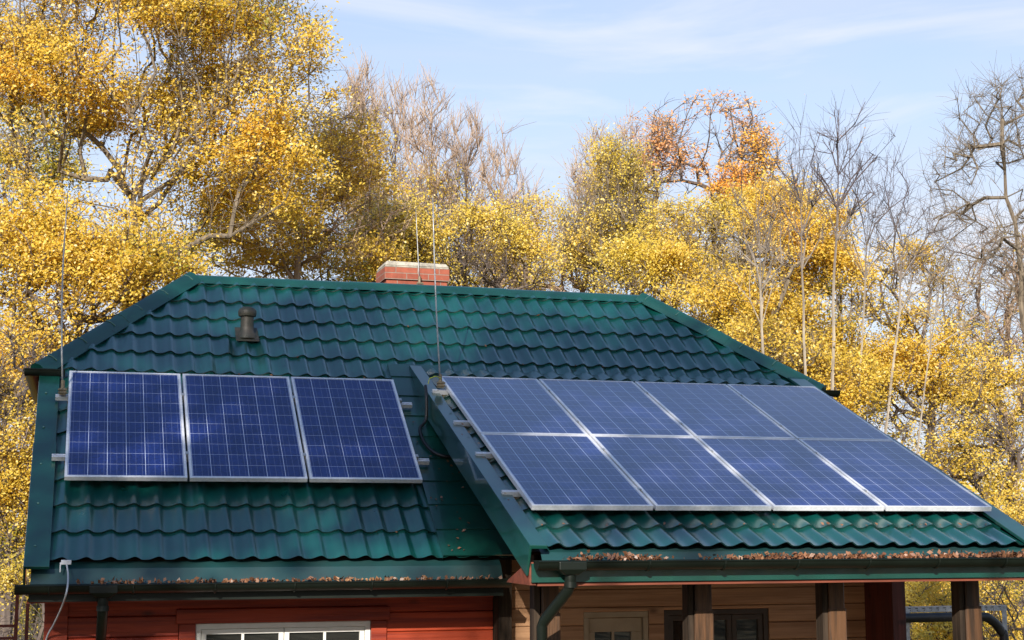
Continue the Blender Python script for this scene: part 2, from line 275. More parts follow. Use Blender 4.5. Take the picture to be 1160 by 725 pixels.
# ------------------------------------------------------------------ mesh builder
class MB:
    def __init__(s): s.v = []; s.f = []; s.uv = {}
    def add(s, vs, fs, uvs=None):
        o = len(s.v); s.v += [tuple(map(float, p)) for p in vs]
        for i, f in enumerate(fs):
            if uvs: s.uv[len(s.f)] = uvs[i]
            s.f.append(tuple(o + k for k in f))
        return s
    def box(s, a, b, m=None):
        (x0, y0, z0), (x1, y1, z1) = a, b
        vs = [(x0, y0, z0), (x1, y0, z0), (x1, y1, z0), (x0, y1, z0), (x0, y0, z1), (x1, y0, z1), (x1, y1, z1), (x0, y1, z1)]
        if m is not None: vs = [tuple(m @ Vector(p)) for p in vs]
        return s.add(vs, [(0, 3, 2, 1), (4, 5, 6, 7), (0, 1, 5, 4), (1, 2, 6, 5), (2, 3, 7, 6), (3, 0, 4, 7)])
    def cham(s, a, b, c=0.006):                             # box with the four long front/back X edges chamfered (boards along X)
        (x0, y0, z0), (x1, y1, z1) = a, b
        pr = [(y0, z0 + c), (y0 + c, z0), (y1, z0), (y1, z1), (y0 + c, z1), (y0, z1 - c)]
        return s.prism([(x0, y, z) for y, z in pr], (x1 - x0, 0, 0))
    def prism(s, poly, d, cap=True):
        n = len(poly); vs = list(poly) + [(p[0] + d[0], p[1] + d[1], p[2] + d[2]) for p in poly]
        fs = [(i, (i + 1) % n, n + (i + 1) % n, n + i) for i in range(n)]
        if cap: fs += [tuple(range(n - 1, -1, -1)), tuple(range(n, 2 * n))]
        return s.add(vs, fs)
    def tube(s, pts, r, k=8, cap=True):
        P = [Vector(p) for p in pts]; n = len(P); rr = r if hasattr(r, '__len__') else [r] * n
        ref = None; vs = []
        for i, p in enumerate(P):
            t = (P[min(i + 1, n - 1)] - P[max(i - 1, 0)]).normalized()
            if ref is None: ref = t.orthogonal().normalized()
            ref = (ref - t * ref.dot(t)).normalized(); bi = t.cross(ref)
            for j in range(k):
                a = 2 * math.pi * j / k
                vs.append(p + (ref * math.cos(a) + bi * math.sin(a)) * rr[i])
        fs = [(i * k + j, i * k + (j + 1) % k, (i + 1) * k + (j + 1) % k, (i + 1) * k + j) for i in range(n - 1) for j in range(k)]
        if cap: fs += [tuple(range(k - 1, -1, -1)), tuple((n - 1) * k + j for j in range(k))]
        return s.add(vs, fs)
    def lathe(s, prof, c, axis=(0, 0, 1), k=16):
        ax = Vector(axis).normalized(); e1 = ax.orthogonal().normalized(); e2 = ax.cross(e1); c = Vector(c); vs = []
        for r, h in prof:
            for j in range(k):
                a = 2 * math.pi * j / k; vs.append(c + ax * h + (e1 * math.cos(a) + e2 * math.sin(a)) * r)
        n = len(prof)
        fs = [(i * k + j, i * k + (j + 1) % k, (i + 1) * k + (j + 1) % k, (i + 1) * k + j) for i in range(n - 1) for j in range(k)]
        fs += [tuple(range(k - 1, -1, -1)), tuple((n - 1) * k + j for j in range(k))]
        return s.add(vs, fs)
    def halfpipe(s, p0, p1, r, th=0.004, k=10, down=(0, 0, -1), cap=True):  # open half round gutter from p0 to p1
        p0, p1 = Vector(p0), Vector(p1); t = (p1 - p0).normalized(); d = Vector(down); w = t.cross(d).normalized(); vs = []
        ring = []
        for j in range(k + 1):
            a = math.pi * j / k; ring.append((math.cos(a), math.sin(a)))
        for p in (p0, p1):
            for rad in (r, r - th):
                for c_, s_ in ring: vs.append(p + w * c_ * rad + d * s_ * rad)
        K = k + 1; fs = []
        for j in range(k):
            fs.append((j, j + 1, 2 * K + j + 1, 2 * K + j)); fs.append((K + j + 1, K + j, 3 * K + j, 3 * K + j + 1))
        fs += [(0, 2 * K, 3 * K, K), (k, K + k, 3 * K + k, 2 * K + k)]
        if cap: fs += [tuple(range(K)), tuple(2 * K + j for j in range(k, -1, -1))]
        s.add(vs, fs)
        w_ = w * r                                                    # rolled front lip
        for sg in (-1, 1): s.tube([p0 + w_ * sg, p1 + w_ * sg], 0.008, 6)
        return s
    def ring(s, x0, x1, z0, z1, w, d0, d1, ax='xz'):       # mitred frame, one connected piece
        o = [(x0, z0), (x1, z0), (x1, z1), (x0, z1)]; i_ = [(x0 + w, z0 + w), (x1 - w, z0 + w), (x1 - w, z1 - w), (x0 + w, z1 - w)]
        P = (lambda a, b, d: (a, d, b)) if ax == 'xz' else (lambda a, b, d: (a, b, d))
        vs = [P(a, b, d) for d in (d0, d1) for a, b in o + i_]; fs = []
        for k in range(4):
            n = (k + 1) % 4
            fs += [(k, n, 4 + n, 4 + k), (8 + k, 12 + k, 12 + n, 8 + n), (k, 8 + k, 8 + n, n), (4 + k, 4 + n, 12 + n, 12 + k)]
        return s.add(vs, fs)
    def split(s, name, m, parent=None, **kw):               # every loose piece a mesh object of its own
        p = list(range(len(s.v)))
        def find(a):
            while p[a] != a: p[a] = p[p[a]]; a = p[a]
            return a
        for f in s.f:
            for k in f[1:]: p[find(k)] = find(f[0])
        groups = {}
        for f in s.f: groups.setdefault(find(f[0]), []).append(f)
        out = []
        for fs in groups.values():
            idx = sorted({k for f in fs for k in f}); mp_ = {k: i for i, k in enumerate(idx)}
            q = MB(); q.add([s.v[k] for k in idx], [tuple(mp_[k] for k in f) for f in fs]); out.append(q.build(name, m, parent, **kw))
        return out
    def build(s, name, m, parent=None, smooth=False, bevel=0, angle=None, **tags):
        me = bpy.data.meshes.new(name); me.from_pydata(s.v, [], s.f)
        if s.uv:
            ul = me.uv_layers.new(name='UVMap')
            for fi, p in enumerate(me.polygons):
                u = s.uv.get(fi)
                if u:
                    for li, c in zip(p.loop_indices, u): ul.data[li].uv = c
        bm = bmesh.new(); bm.from_mesh(me); bmesh.ops.recalc_face_normals(bm, faces=bm.faces); bm.to_mesh(me); bm.free()
        me.materials.append(m)
        if smooth:
            me.shade_smooth()
            if angle: me.set_sharp_from_angle(angle=R(angle))
        return link(name, me, parent, bevel, **tags)

def link(name, me, parent=None, bevel=0, **tags):
    o = bpy.data.objects.new(name, me); col.objects.link(o)
    if parent is not None:
        o.parent = parent
        if parent.type == 'EMPTY' and not parent.get('local'): o.location = -parent.location
    if bevel:
        b = o.modifiers.new('bevel', 'BEVEL'); b.width = bevel; b.segments = 2; b.limit_method = 'ANGLE'; b.angle_limit = R(40)
    for k, v in tags.items(): o[k] = v
    return o
def tag(o, label, cat, group=None):
    o['label'] = label; o['category'] = cat
    if group: o['group'] = group
    return o
def thing(name, loc, label, cat, group=None, rot=(0, 0, 0)):
    o = bpy.data.objects.new(name, None); col.objects.link(o); o.location = loc; o.rotation_euler = rot
    o.empty_display_size = 0.2
    return tag(o, label, cat, group)

# ------------------------------------------------------------------ ground
rng = np.random.default_rng(5)
g = MB(); n = 80; half = 900
xs = np.sign(np.linspace(-1, 1, n)) * np.abs(np.linspace(-1, 1, n)) ** 3 * half
zz = lambda x, y: GZ + (0 if abs(x) < 14 and -16 < y < 9 else 0.15 * math.sin(x * .31 + y * .17) + 0.12 * math.sin(y * .41 - x * .2))
g.add([(x + 4, y + 2, zz(x, y)) for y in xs for x in xs],
      [(j * n + i, j * n + i + 1, (j + 1) * n + i + 1, (j + 1) * n + i) for j in range(n - 1) for i in range(n - 1)])
g.build('ground', M_GROUND, smooth=True, kind='structure')

# ------------------------------------------------------------------ the cabin
A = 0.6525; CA, SA = math.cos(A), math.sin(A)                 # main roof pitch
Bp = 0.3954; CB, SB = math.cos(Bp), math.sin(Bp)              # porch roof pitch
W = 7.996; XL, XR = 1.461, 6.534; LEN, LH = 4.765, 2.873
YR, ZR = LEN * CA, LEN * SA
def mainP(x, s, h=0.0): return (x, s * CA - h * SA, s * SA + h * CA)
PO = (3.6947, -1.2098, 0.4713)                                # lower left corner of the porch array (glass plane)
RH = -0.12                                                    # porch roof lies this far under the glass plane
def porP(x, s, h=0.0):
    h += RH; return (x, PO[1] + s * CB - h * SB, PO[2] + s * SB + h * CB)

cabin = thing('log_cabin', (4.0, 3.8, GZ), 'log cabin with green sheet metal roof, red plank wall and pale open porch', 'house')

def tile_profile(u):
    u = u % 1.0                                               # flat pan, long rise to the roll, steep far side
    if u < .16: return 0.0
    if u < .68: t = (u - .16) / .52; return 0.031 * (t * t * (3 - 2 * t)) ** 1.15
    t = (u - .68) / .32; return 0.031 * (1 - t * t * (3 - 2 * t))
WAVE, STEP, LIP = 0.183, 0.35, 0.022
def tile_roof(P, x0, x1, s0, s1, phase=0.0, per=12):
    mb = MB(); nx = int(round((x1 - x0) / WAVE * per)); k = 0
    X = [x0 + (x1 - x0) * i / nx for i in range(nx + 1)]
    Hh = [tile_profile((x - x0) / WAVE + phase) for x in X]
    rr = random.Random(3)
    s = s0
    while s < s1 - 1e-4:
        e = min(s + STEP, s1); first = (s == s0)
        rows = [(s + 0.012, LIP - 0.012 if first else -0.004), (s, LIP), (s + (e - s) * 0.5, LIP * 0.5), (e + 0.012, 0.0)]
        fr = [1.0, 0.985, 0.5, 0.0]
        j = [rr.uniform(-.0015, .0015) for _ in rows]
        vs = []; fs = []; uvs = []
        for (ss, hh), q in zip(rows, j):
            for x, h in zip(X, Hh): vs.append(P(x, ss, h + hh + q * .5))
        N = nx + 1
        for r_ in range(len(rows) - 1):
            for i in range(nx):
                fs.append((r_ * N + i, r_ * N + i + 1, (r_ + 1) * N + i + 1, (r_ + 1) * N + i))
                ua, ub = (X[i] - x0) / WAVE, (X[i + 1] - x0) / WAVE
                uvs.append([(ua, fr[r_]), (ub, fr[r_]), (ub, fr[r_ + 1]), (ua, fr[r_ + 1])])
        mb.add(vs, fs, uvs); s += STEP
    return mb
def cut(o, planes):
    bm = bmesh.new(); bm.from_mesh(o.data)
    for p, nrm in planes:
        bmesh.ops.bisect_plane(bm, geom=bm.verts[:] + bm.edges[:] + bm.faces[:], dist=1e-5, plane_co=p, plane_no=nrm, clear_outer=True)
    bm.to_mesh(o.data); bm.free()
S0 = 0.058
k_hip = XL / (LEN - LH)
def hip_cut(sgn):                                             # plane through the hip line, normal to the roof plane
    if sgn < 0: a, b = Vector(mainP(0, LH)), Vector(mainP(XL, LEN))
    else: a, b = Vector(mainP(W, LH)), Vector(mainP(XR, LEN))
    nrm = Vector((0, -SA, CA)); out = (b - a).cross(nrm).normalized()
    if out.x * sgn < 0: out = -out
    return a, out
mr_ = tile_roof(mainP, 0.17, W - 0.17, S0, LEN - 0.02, phase=0.1)
roof = mr_.build('main_roof', M_ROOF, cabin, smooth=True, angle=40)
cut(roof, [hip_cut(-1), hip_cut(1)])
# back slope and hip ends as profiled sheets, deck beneath
def backP(x, s, h=0.0):
    p = mainP(x, s, h); return (p[0], 2 * YR - p[1], p[2])
bk = tile_roof(backP, 0.0, W, S0, LEN - 0.02, per=6).build('rear_roof_slope', M_ROOF, roof, smooth=True, angle=40)
bm_ = bmesh.new(); bm_.from_mesh(bk.data)
for sg in (-1, 1):
    p, nrm = hip_cut(sg); p = Vector((p.x, 2 * YR - p.y, p.z)); nrm = Vector((nrm.x, -nrm.y, nrm.z))
    bmesh.ops.bisect_plane(bm_, geom=bm_.verts[:] + bm_.edges[:] + bm_.faces[:], dist=1e-5, plane_co=p, plane_no=nrm, clear_outer=True)
bm_.to_mesh(bk.data); bm_.free()
hp = MB()
yl, zl = LH * CA, LH * SA
hp.add([(0, yl, zl), (XL, YR, ZR), (0, 2 * YR - yl, zl)], [(0, 1, 2)])
hp.add([(W, yl, zl), (XR, YR, ZR), (W, 2 * YR - yl, zl)], [(0, 2, 1)])
hp.split('hip_end', M_ROOF, roof)
dk = MB()
def deckpoly(P): return [P(0.04, S0 + .03, -.03), P(W - .04, S0 + .03, -.03), P(W - .04, LH, -.03), P(XR, LEN, -.03), P(XL, LEN, -.03), P(.04, LH, -.03)]
dk.add(deckpoly(mainP), [(0, 1, 2, 3, 4, 5)]); dk.add(deckpoly(backP), [(5, 4, 3, 2, 1, 0)])
dk.build('roof_deck', M_DECK, roof)

# ridge and hip caps with little clips
def cap(p0, p1, nrm, wid=0.115, hgt=0.055, name='ridge_cap', lift0=0.0):
    p0, p1 = Vector(p0), Vector(p1); t = (p1 - p0).normalized(); n_ = Vector(nrm).normalized(); w = t.cross(n_).normalized()
    p0 = p0 + n_ * lift0; p1 = p1 + n_ * lift0
    mb = MB(); prof = [(-wid - .02, -.052), (-wid, -.05), (-wid * .8, -.02), (-wid * .45, hgt * .62), (0, hgt), (wid * .45, hgt * .62), (wid * .8, -.02), (wid, -.05), (wid + .02, -.052)]
    Ln = (p1 - p0).length; cuts = max(2, int(Ln / 1.9) + 1); 
    for c in range(cuts):
        a = p0 + t * Ln * c / cuts; b = p0 + t * (Ln * (c + 1) / cuts + (0.06 if c < cuts - 1 else 0)); lift = 0.006 * (c % 2)
        vs = [q + w * x + n_ * (y + lift) for q in (a, b) for x, y in prof]; K = len(prof)
        mb.add(vs, [(i, i + 1, K + i + 1, K + i) for i in range(K - 1)] + [tuple(range(K)), tuple(range(2 * K - 1, K - 1, -1))])
    o = mb.build(name, M_TRIM, roof, smooth=True, angle=35)
    return o, t, w, n_, p0, Ln
CLIPS = MB()
def clips(t, w, n_, p0, Ln, step=0.43):
    d = 0.18
    while d < Ln:
        q = p0 + t * d
        CLIPS.tube([q - w * .095 + n_ * .0, q - w * .05 + n_ * .042, q + n_ * .062], 0.0055, 5)
        d += step
for args in ((mainP(XL - .04, LEN), mainP(XR + .04, LEN), (0, 0, 1), 'ridge_cap'),):
    o, t, w, n_, p0, Ln = cap(*args[:3], name=args[3]); clips(t, w, n_, p0, Ln)
for sgn in (-1, 1):
    a = Vector(mainP(-.02 if sgn < 0 else W + .02, LH - .03)); b = Vector(mainP(XL if sgn < 0 else XR, LEN))
    up_ = (Vector((0, -SA, CA)) + Vector((sgn * math.sin(A), 0, CA)) * .9).normalized()
    tt = (b - a).normalized(); up_ = (up_ - tt * up_.dot(tt)).normalized()
    o, t, w, n_, p0, Ln = cap(a, b, up_, wid=.125, name='hip_cap', lift0=.032)
    clips(t, -w if sgn < 0 else w, n_, p0, Ln)
    a2 = Vector((a.x, 2 * YR - a.y, a.z)); b2 = Vector((b.x, 2 * YR - b.y, b.z))
    cap(a2, b2, Vector((up_.x, -up_.y, up_.z)), name='hip_cap')
CLIPS.split('ridge_clip', M_CLIP, roof)

# verge trims: flat cover strip over the tile ends with a down-turned outer face
def verge(P, xo, xi, s0, s1, drop, name, parent, ht=0.055):
    sg = 1 if xi > xo else -1; sm = s0 + (s1 - s0) * .58
    for a, b, up in ((s0, sm, .005), (sm - .07, s1, 0.0)):
        mb = MB(); hi = ht + up; q = up * sg
        pr = [(xo - q, hi), (xi + q, hi - .004), (xi + q, hi - .03), (xo + .012 * sg, hi - .03), (xo + .012 * sg, -drop), (xo - q, -drop)]
        vs = [P(x, s, h) for s in (a, b) for x, h in pr]; K = len(pr)
        mb.add(vs, [(i, (i + 1) % K, K + (i + 1) % K, K + i) for i in range(K)] + [tuple(range(K)), tuple(range(2 * K - 1, K - 1, -1))])
        o = mb.build(name, M_TRIM, parent, bevel=0.004)
    sc = MB(); s_ = s0 + .25
    while s_ < s1:
        c = Vector(P(xo + sg * .07, s_, ht + .004)); sc.lathe([(.010, -.004), (.010, .004), (.005, .007)], c, axis=Vector(P(0, 0, 1)) - Vector(P(0, 0, 0)), k=6); s_ += .55
    if parent is roof_ref[0]: sc.split('screw', M_CLIP, parent)
roof_ref = [roof]
verge(mainP, 0.0, 0.18, -0.06, LH - .06, 0.16, 'verge_trim', roof)
verge(mainP, W, W - .18, -0.06, LH - .06, 0.16, 'verge_trim', roof)
verge(backP, 0.0, 0.18, -0.06, LH - .06, 0.16, 'verge_trim', roof)
verge(backP, W, W - .18, -0.06, LH - .06, 0.16, 'verge_trim', roof)

# valley flashing beside the porch roof: smooth sheet with low cross steps
vf = MB()
for i in range(10):
    s = S0 + i * .35; e = min(s + .36, 3.10)
    if s >= 3.05: break
    vf.add([mainP(3.30, s, .052), mainP(3.93, s, .050), mainP(3.93, e, .040), mainP(3.30, e, .042), mainP(3.30, s, .042), mainP(3.93, s, .040)], [(0, 1, 2, 3), (4, 5, 1, 0)])
vf.add([mainP(3.30, S0, .052), mainP(3.30, 3.1, .052), mainP(3.30, 3.1, .0), mainP(3.30, S0, .0)], [(0, 1, 2, 3)])
vf.build('valley_flashing', M_TRIM, roof, label='smooth flashing sheet beside the porch roof')

# ------------------------------------------------------------------ porch roof
PX0, PX1, PS0 = 3.52, 7.83, -0.555
PS1 = (2.44 - porP(0, 0)[1]) / CB + 0.02
pr_ = tile_roof(porP, PX0 + .15, PX1 - .14, PS0, PS1, phase=0.25)
porch = pr_.build('porch_roof', M_ROOF, cabin, smooth=True, angle=40)
verge(porP, PX0 - .005, PX0 + .12, PS0 - .06, PS1 - .05, 0.18, 'verge_trim', porch)
verge(porP, PX1 + .02, PX1 - .15, PS0 - .03, PS1 - .05, 0.18, 'verge_trim', porch)
pd = MB()
pd.add([porP(PX0 + .03, PS0 + .03, -.03), porP(PX1 - .03, PS0 + .03, -.03), porP(PX1 - .03, PS1, -.03), porP(PX0 + .03, PS1, -.03)], [(0, 1, 2, 3)])
pd.build('roof_deck', M_DECK, porch)
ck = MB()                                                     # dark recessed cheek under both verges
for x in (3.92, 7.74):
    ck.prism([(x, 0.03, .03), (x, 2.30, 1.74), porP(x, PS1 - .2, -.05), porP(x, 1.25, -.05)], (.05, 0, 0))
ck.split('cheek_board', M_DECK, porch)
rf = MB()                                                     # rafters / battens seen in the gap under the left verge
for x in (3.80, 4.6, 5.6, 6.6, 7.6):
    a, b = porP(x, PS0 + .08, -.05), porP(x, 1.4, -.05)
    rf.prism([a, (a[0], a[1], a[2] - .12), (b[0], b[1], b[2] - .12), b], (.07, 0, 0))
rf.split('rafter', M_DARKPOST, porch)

# eave flashings, gutters, fascias
def strip(mb, x0, x1, pts): 
    mb.add([(x, y, z) for y, z in pts for x in (x0, x1)], [(2 * i, 2 * i + 1, 2 * i + 3, 2 * i + 2) for i in range(len(pts) - 1)])
st = MB(); strip(st, 0.05, 3.80, [(0.10, 0.040), (0.030, -0.012), (-0.035, -0.125), (-0.045, -0.130)])
strip(st, 0.05, 3.80, [(-0.045, -0.130), (-0.05, -0.16)])
st.build('eave_flashing', M_STRIP, roof)
e0 = porP(0, PS0)                                             # porch tile edge
EY, EZ = e0[1], e0[2]
st = MB(); strip(st, PX0 + .10, PX1, [(EY + .10, EZ + .02), (EY + .02, EZ - .020), (EY - .030, EZ - .095), (EY - .034, EZ - .12)])
st.build('eave_flashing', M_STRIP, porch)
def gutter(name, p0, p1, r, parent, brk, outlet=None):
    o = MB().halfpipe(p0, p1, r).build(name, M_GUT, parent, smooth=True, angle=40)
    b = MB(); d = Vector(p1) - Vector(p0); Lg = d.length; d.normalize(); q = 0.25
    wv = d.cross(Vector((0, 0, -1)))
    while q < Lg:
        c = Vector(p0) + d * q
        b.tube([c + wv * math.cos(a) * (r + .004) + Vector((0, 0, -1)) * math.sin(a) * (r + .004) for a in [math.pi * i / 10 for i in range(11)]], 0.008, 5)
        q += brk
    b.split('gutter_bracket', M_GUT, o)
    return o
g1 = gutter('gutter', (-0.06, -0.115, -0.135), (3.83, -0.115, -0.125), 0.066, cabin, 0.62)
g2 = gutter('gutter', (PX0 + .03, EY - .10, EZ - .085), (PX1 + .12, EY - .10, EZ - .085), 0.066, cabin, 0.60)
fa = MB(); fa.box((0.04, -0.045, -0.26), (3.80, -0.02, -0.165)); fa.build('fascia', M_GUT, cabin)
fa = MB(); fa.box((PX0 + .02, EY - .024, EZ - .235), (PX1 - .02, EY, EZ - .10)); fa.build('fascia', M_TRIM, cabin)
sf = MB(); sf.box((0.03, -0.02, -0.27), (3.72, 0.50, -0.245)); sf.build('soffit', M_RED, cabin)
sf = MB(); sf.box((PX0 + .07, EY + .0, EZ - .262), (PX1 - .07, EY + .5, EZ - .24)); sf.build('soffit', M_REDBEAM, cabin)
# red end board closing the eave box at the left
eb = MB(); eb.prism([(PX0 + .01, EY + .002, EZ - .255), (PX0 + .01, EY + .60, EZ - .255), (PX0 + .01, EY + .56, EZ - .235), (PX0 + .01, EY + .05, EZ - .09), (PX0 + .01, EY + .002, EZ - .09)], (.05, 0, 0))
eb.build('eave_end_board', M_REDBEAM, cabin, label='red end board closing the porch eave')
cl = MB(); cl.add([porP(PX0 + .16, .45, -.17), porP(PX1 - .1, .45, -.17), porP(PX1 - .1, 1.9, -.17), porP(PX0 + .16, 1.9, -.17)], [(0, 1, 2, 3)])
cl.build('porch_ceiling', M_LARCH, cabin)
# hip-end gutters with a short return across the front corner
for x, sg in ((-0.075, 1), (W + .075, -1)):
    o = MB(); o.halfpipe((x, yl - .10, zl - .005), (x, 2 * YR - yl + .1, zl - .005), 0.066)
    o.halfpipe((x - sg * .055, yl - .165, zl - .015), (x + sg * .30, yl - .165, zl - .015), 0.060)
    o.build('hip_gutter', M_GUT, cabin, smooth=True, angle=40)

# downspouts
def downspout(funnel, path, r, parent):
    f = Vector(funnel)
    o = MB().tube(path, r, 14).build('downspout', M_GUT, parent, smooth=True, angle=40)
    m_ = MB(); w, d = .105, .075
    m_.add([f + Vector(p) for p in [(-w, -d, .055), (w, -d, .055), (w, d, .055), (-w, d, .055), (-w, -d, 0.0), (w, -d, 0.0), (w, d, 0.0), (-w, d, 0.0), (-.05, -.05, -.04), (.05, -.05, -.04), (.05, .05, -.04), (-.05, .05, -.04)]],
           [(0, 3, 2, 1), (0, 1, 5, 4), (1, 2, 6, 5), (2, 3, 7, 6), (3, 0, 4, 7), (4, 5, 9, 8), (5, 6, 10, 9), (6, 7, 11, 10), (7, 4, 8, 11), (8, 9, 10, 11)])
    m_.build('gutter_outlet', M_GUT, o, bevel=0.006)
    c = MB()
    for i in (1, len(path) - 2):
        p, q = Vector(path[i]), Vector(path[i - 1] if i > 1 else path[0]); t = (p - q).normalized()
        c.tube([p - t * .02, p + t * .02], r + .006, 14)
    c.split('pipe_collar', M_GUT, o, smooth=True, angle=40)
xd = float(at(117, 672, -.115)[0])
downspout((xd, -.115, -.19), [(xd, -.115, -.22), (xd, -.115, -.31), (xd, -.09, -.36), (xd, .33, -.72), (xd, .40, -.80), (xd, .40, -1.2), (xd, .40, GZ + .05)], .041, cabin)
xp = float(at(646, 650, EY - .1)[0])
downspout((xp, EY - .10, EZ - .14), [(xp, EY - .10, EZ - .17), (xp, EY - .10, EZ - .25), (xp - .01, EY - .08, EZ - .29), (xp - .13, EY + .12, EZ - .52), (xp - .14, EY + .14, EZ - .56), (xp - .14, EY + .14, -1.2), (xp - .14, EY + .14, GZ + .05)], .041, cabin)

# ------------------------------------------------------------------ walls: stacked boards split round the openings
WY = 0.50
def boards(x0, x1, z0, z1, course, holes, top):
    mb = MB(); z = top
    while z > z0:
        zb = max(z - course, z0); segs = [(x0, x1)]
        for hx0, hx1, hz0, hz1 in holes:
            if hz0 < z - .02 and hz1 > zb + .02:
                ns_ = []
                for a, b in segs:
                    if hx1 <= a or hx0 >= b: ns_.append((a, b)); continue
                    if hx0 > a: ns_.append((a, hx0))
                    if hx1 < b: ns_.append((hx1, b))
                segs = ns_
        for hx0, hx1, hz0, hz1 in holes:
            if zb < hz1 < z - .02 and hz0 < z: mb.cham((hx0, WY, hz1 + .001), (hx1, WY + .07, z - .002), .007)
            if zb + .02 < hz0 < z: mb.cham((hx0, WY, zb + .002), (hx1, WY + .07, hz0 - .001), .007)
        for a, b in segs:
            if b - a > .03: mb.cham((a, WY, zb + .002), (b, WY + .07, z - .002), .007)
        z -= course
    return mb
wx0, wx1 = float(at(222, 706, WY)[0]), float(at(420, 706, WY)[0]); wz = float(at(320, 705, WY)[2])
boards(0.16, 3.86, GZ + .25, -.26, .165, [(wx0 - .14, wx1 + .14, wz - 1.45, wz + .12)], -.245).build('red_wall', M_RED, cabin)
dx0, dx1 = float(at(661, 700, WY)[0]), float(at(735, 700, WY)[0]); dz = float(at(697, 693, WY)[2])
vx0, vx1 = float(at(752, 690, WY)[0]), float(at(871, 690, WY)[0]); vz = float(at(810, 690, WY)[2])
boards(3.99, 7.56, GZ + .25, .1, .156, [(dx0, dx1, GZ, dz), (vx0, vx1, vz - 1.1, vz)], -.242 + .156 * 2).build('larch_wall', M_LARCH, cabin)
bw = MB(); bw.box((0.2, WY + .072, GZ), (7.6, WY + .16, .3)); bw.build('wall_backing', M_DECK, cabin)
ow = MB()                                                     # gable end walls and back wall
for x in (0.17, 7.62):
    ow.prism([(x, .6, GZ), (x, 2 * YR - .6, GZ), (x, 2 * YR - .6, .35), (x, 2 * YR - 2.1, 1.5), (x, YR, 1.62), (x, 2.1, 1.5), (x, .6, .35)], (.12, 0, 0))
ow.box((0.3, 2 * YR - .72, GZ), (7.6, 2 * YR - .6, .3))
ow.split('end_wall', M_RED, cabin)
sk = MB(); sk.box((.14, WY + .03, GZ), (7.6, WY + .2, GZ + .25)); sk.build('plinth', M_CONC, cabin)
# timbers standing on the wall line
pt = MB(); pt.box((3.865, .33, GZ), (3.985, WY + .06, .12)); pt.build('corner_timber', M_DARKPOST, cabin, bevel=.008, label='dark rough timber between the red and pale walls')
rx0, rx1 = float(at(1011, 690, 0.0)[0]), float(at(1026, 690, 0.0)[0])
pt = MB(); pt.box((rx0, -.002, GZ), (rx1, .02, .36)); pt.box((rx0 + .004, .022, GZ), (rx1 - .004, WY + .06, .40)); 
pt.build('wall_end_board', M_REDPOST, cabin, bevel=.004, label='dark red end board at the right wall corner')
cb = MB(); cb.box((0.155, WY - .022, GZ + .2), (0.335, WY - .001, -.27)); cb.build('corner_board', M_RED, cabin, bevel=.004)

# porch posts, each its own part; rails, floor
PY = -1.2
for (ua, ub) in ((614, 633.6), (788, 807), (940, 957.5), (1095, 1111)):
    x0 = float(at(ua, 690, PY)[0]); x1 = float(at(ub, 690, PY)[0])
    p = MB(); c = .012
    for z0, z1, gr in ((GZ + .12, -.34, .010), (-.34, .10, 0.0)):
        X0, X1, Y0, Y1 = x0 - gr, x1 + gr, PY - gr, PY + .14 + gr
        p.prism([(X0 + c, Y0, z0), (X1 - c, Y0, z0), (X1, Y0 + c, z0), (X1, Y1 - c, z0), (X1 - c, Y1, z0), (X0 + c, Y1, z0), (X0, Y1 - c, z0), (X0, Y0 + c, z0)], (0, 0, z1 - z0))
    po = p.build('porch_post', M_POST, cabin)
    MB().box((x0 - .058, PY + .012, GZ + .12), (x0 - .011, PY + .132, .10)).build('shaded_side_strip', M_DARKPOST, po, bevel=.004)  # dark strip added to stand for the shaded left face of the post
bmn = MB(); bmn.box((PX0 + .10, PY - .01, .10), (PX1 - .1, PY + .15, .27)); bmn.build('porch_beam', M_POST, cabin, bevel=.006)
fl = MB(); fl.box((3.7, -1.5, GZ + .02), (7.7, WY, GZ + .14)); fl.build('porch_floor', M_LARCH, cabin)

# windows and door
def window(name, x0, x1, z0, z1, fr, frame_w, sashes, mid_bar, y=WY, trim=None):
    d0, d1 = y + .012, y + .066; w = MB().ring(x0, x1, z0, z1, frame_w, d0, d1)
    o = w.build(name, fr, cabin, bevel=.004)
    xs_ = np.linspace(x0 + frame_w, x1 - frame_w, sashes + 1); sw = frame_w * .9
    for i in range(sashes):
        a, b = xs_[i] + .003, xs_[i + 1] - .003; lo, hi_ = z0 + frame_w + .003, z1 - frame_w - .003; e0_, e1_ = d0 + .012, d1 - .006
        s_ = MB().ring(a, b, lo, hi_, sw, e0_, e1_)
        if mid_bar:
            m_ = (a + b) / 2; MB().box((m_ - .011, e0_ + .004, lo + sw), (m_ + .011, e1_ - .02, hi_ - sw)).build('muntin', fr, o)
            for q in (.33, .66):
                zb = lo + (hi_ - lo) * q
                for xa_, xb_ in ((a + sw, m_ - .012), (m_ + .012, b - sw)): MB().box((xa_, e0_ + .005, zb - .01), (xb_, e1_ - .021, zb + .01)).build('muntin', fr, o)
        s_.build('sash', fr, o, bevel=.003)
        p = MB(); p.add([(a + sw - .004, e1_ - .012, lo + sw - .004), (b - sw + .004, e1_ - .012, lo + sw - .004), (b - sw + .004, e1_ - .010, hi_ - sw + .004), (a + sw - .004, e1_ - .010, hi_ - sw + .004)], [(0, 1, 2, 3)])
        p.build('pane', M_GLASS, o)
    return o
wo = window('window', wx0, wx1, wz - 1.3, wz, M_WHITE, .045, 2, True)
cs = MB()
cs.cham((wx0 - .16, WY - .022, wz + .002), (wx1 + .16, WY + .02, wz + .12), .005)
for a, b in ((wx0 - .135, wx0 - .002), (wx1 + .002, wx1 + .135)): cs.box((a, WY - .018, wz - 1.304), (b, WY + .02, wz))
cs.box((wx0 - .14, WY - .02, wz - 1.42), (wx1 + .14, WY + .02, wz - 1.305)); cs.split('casing', M_RED, wo, bevel=.004)
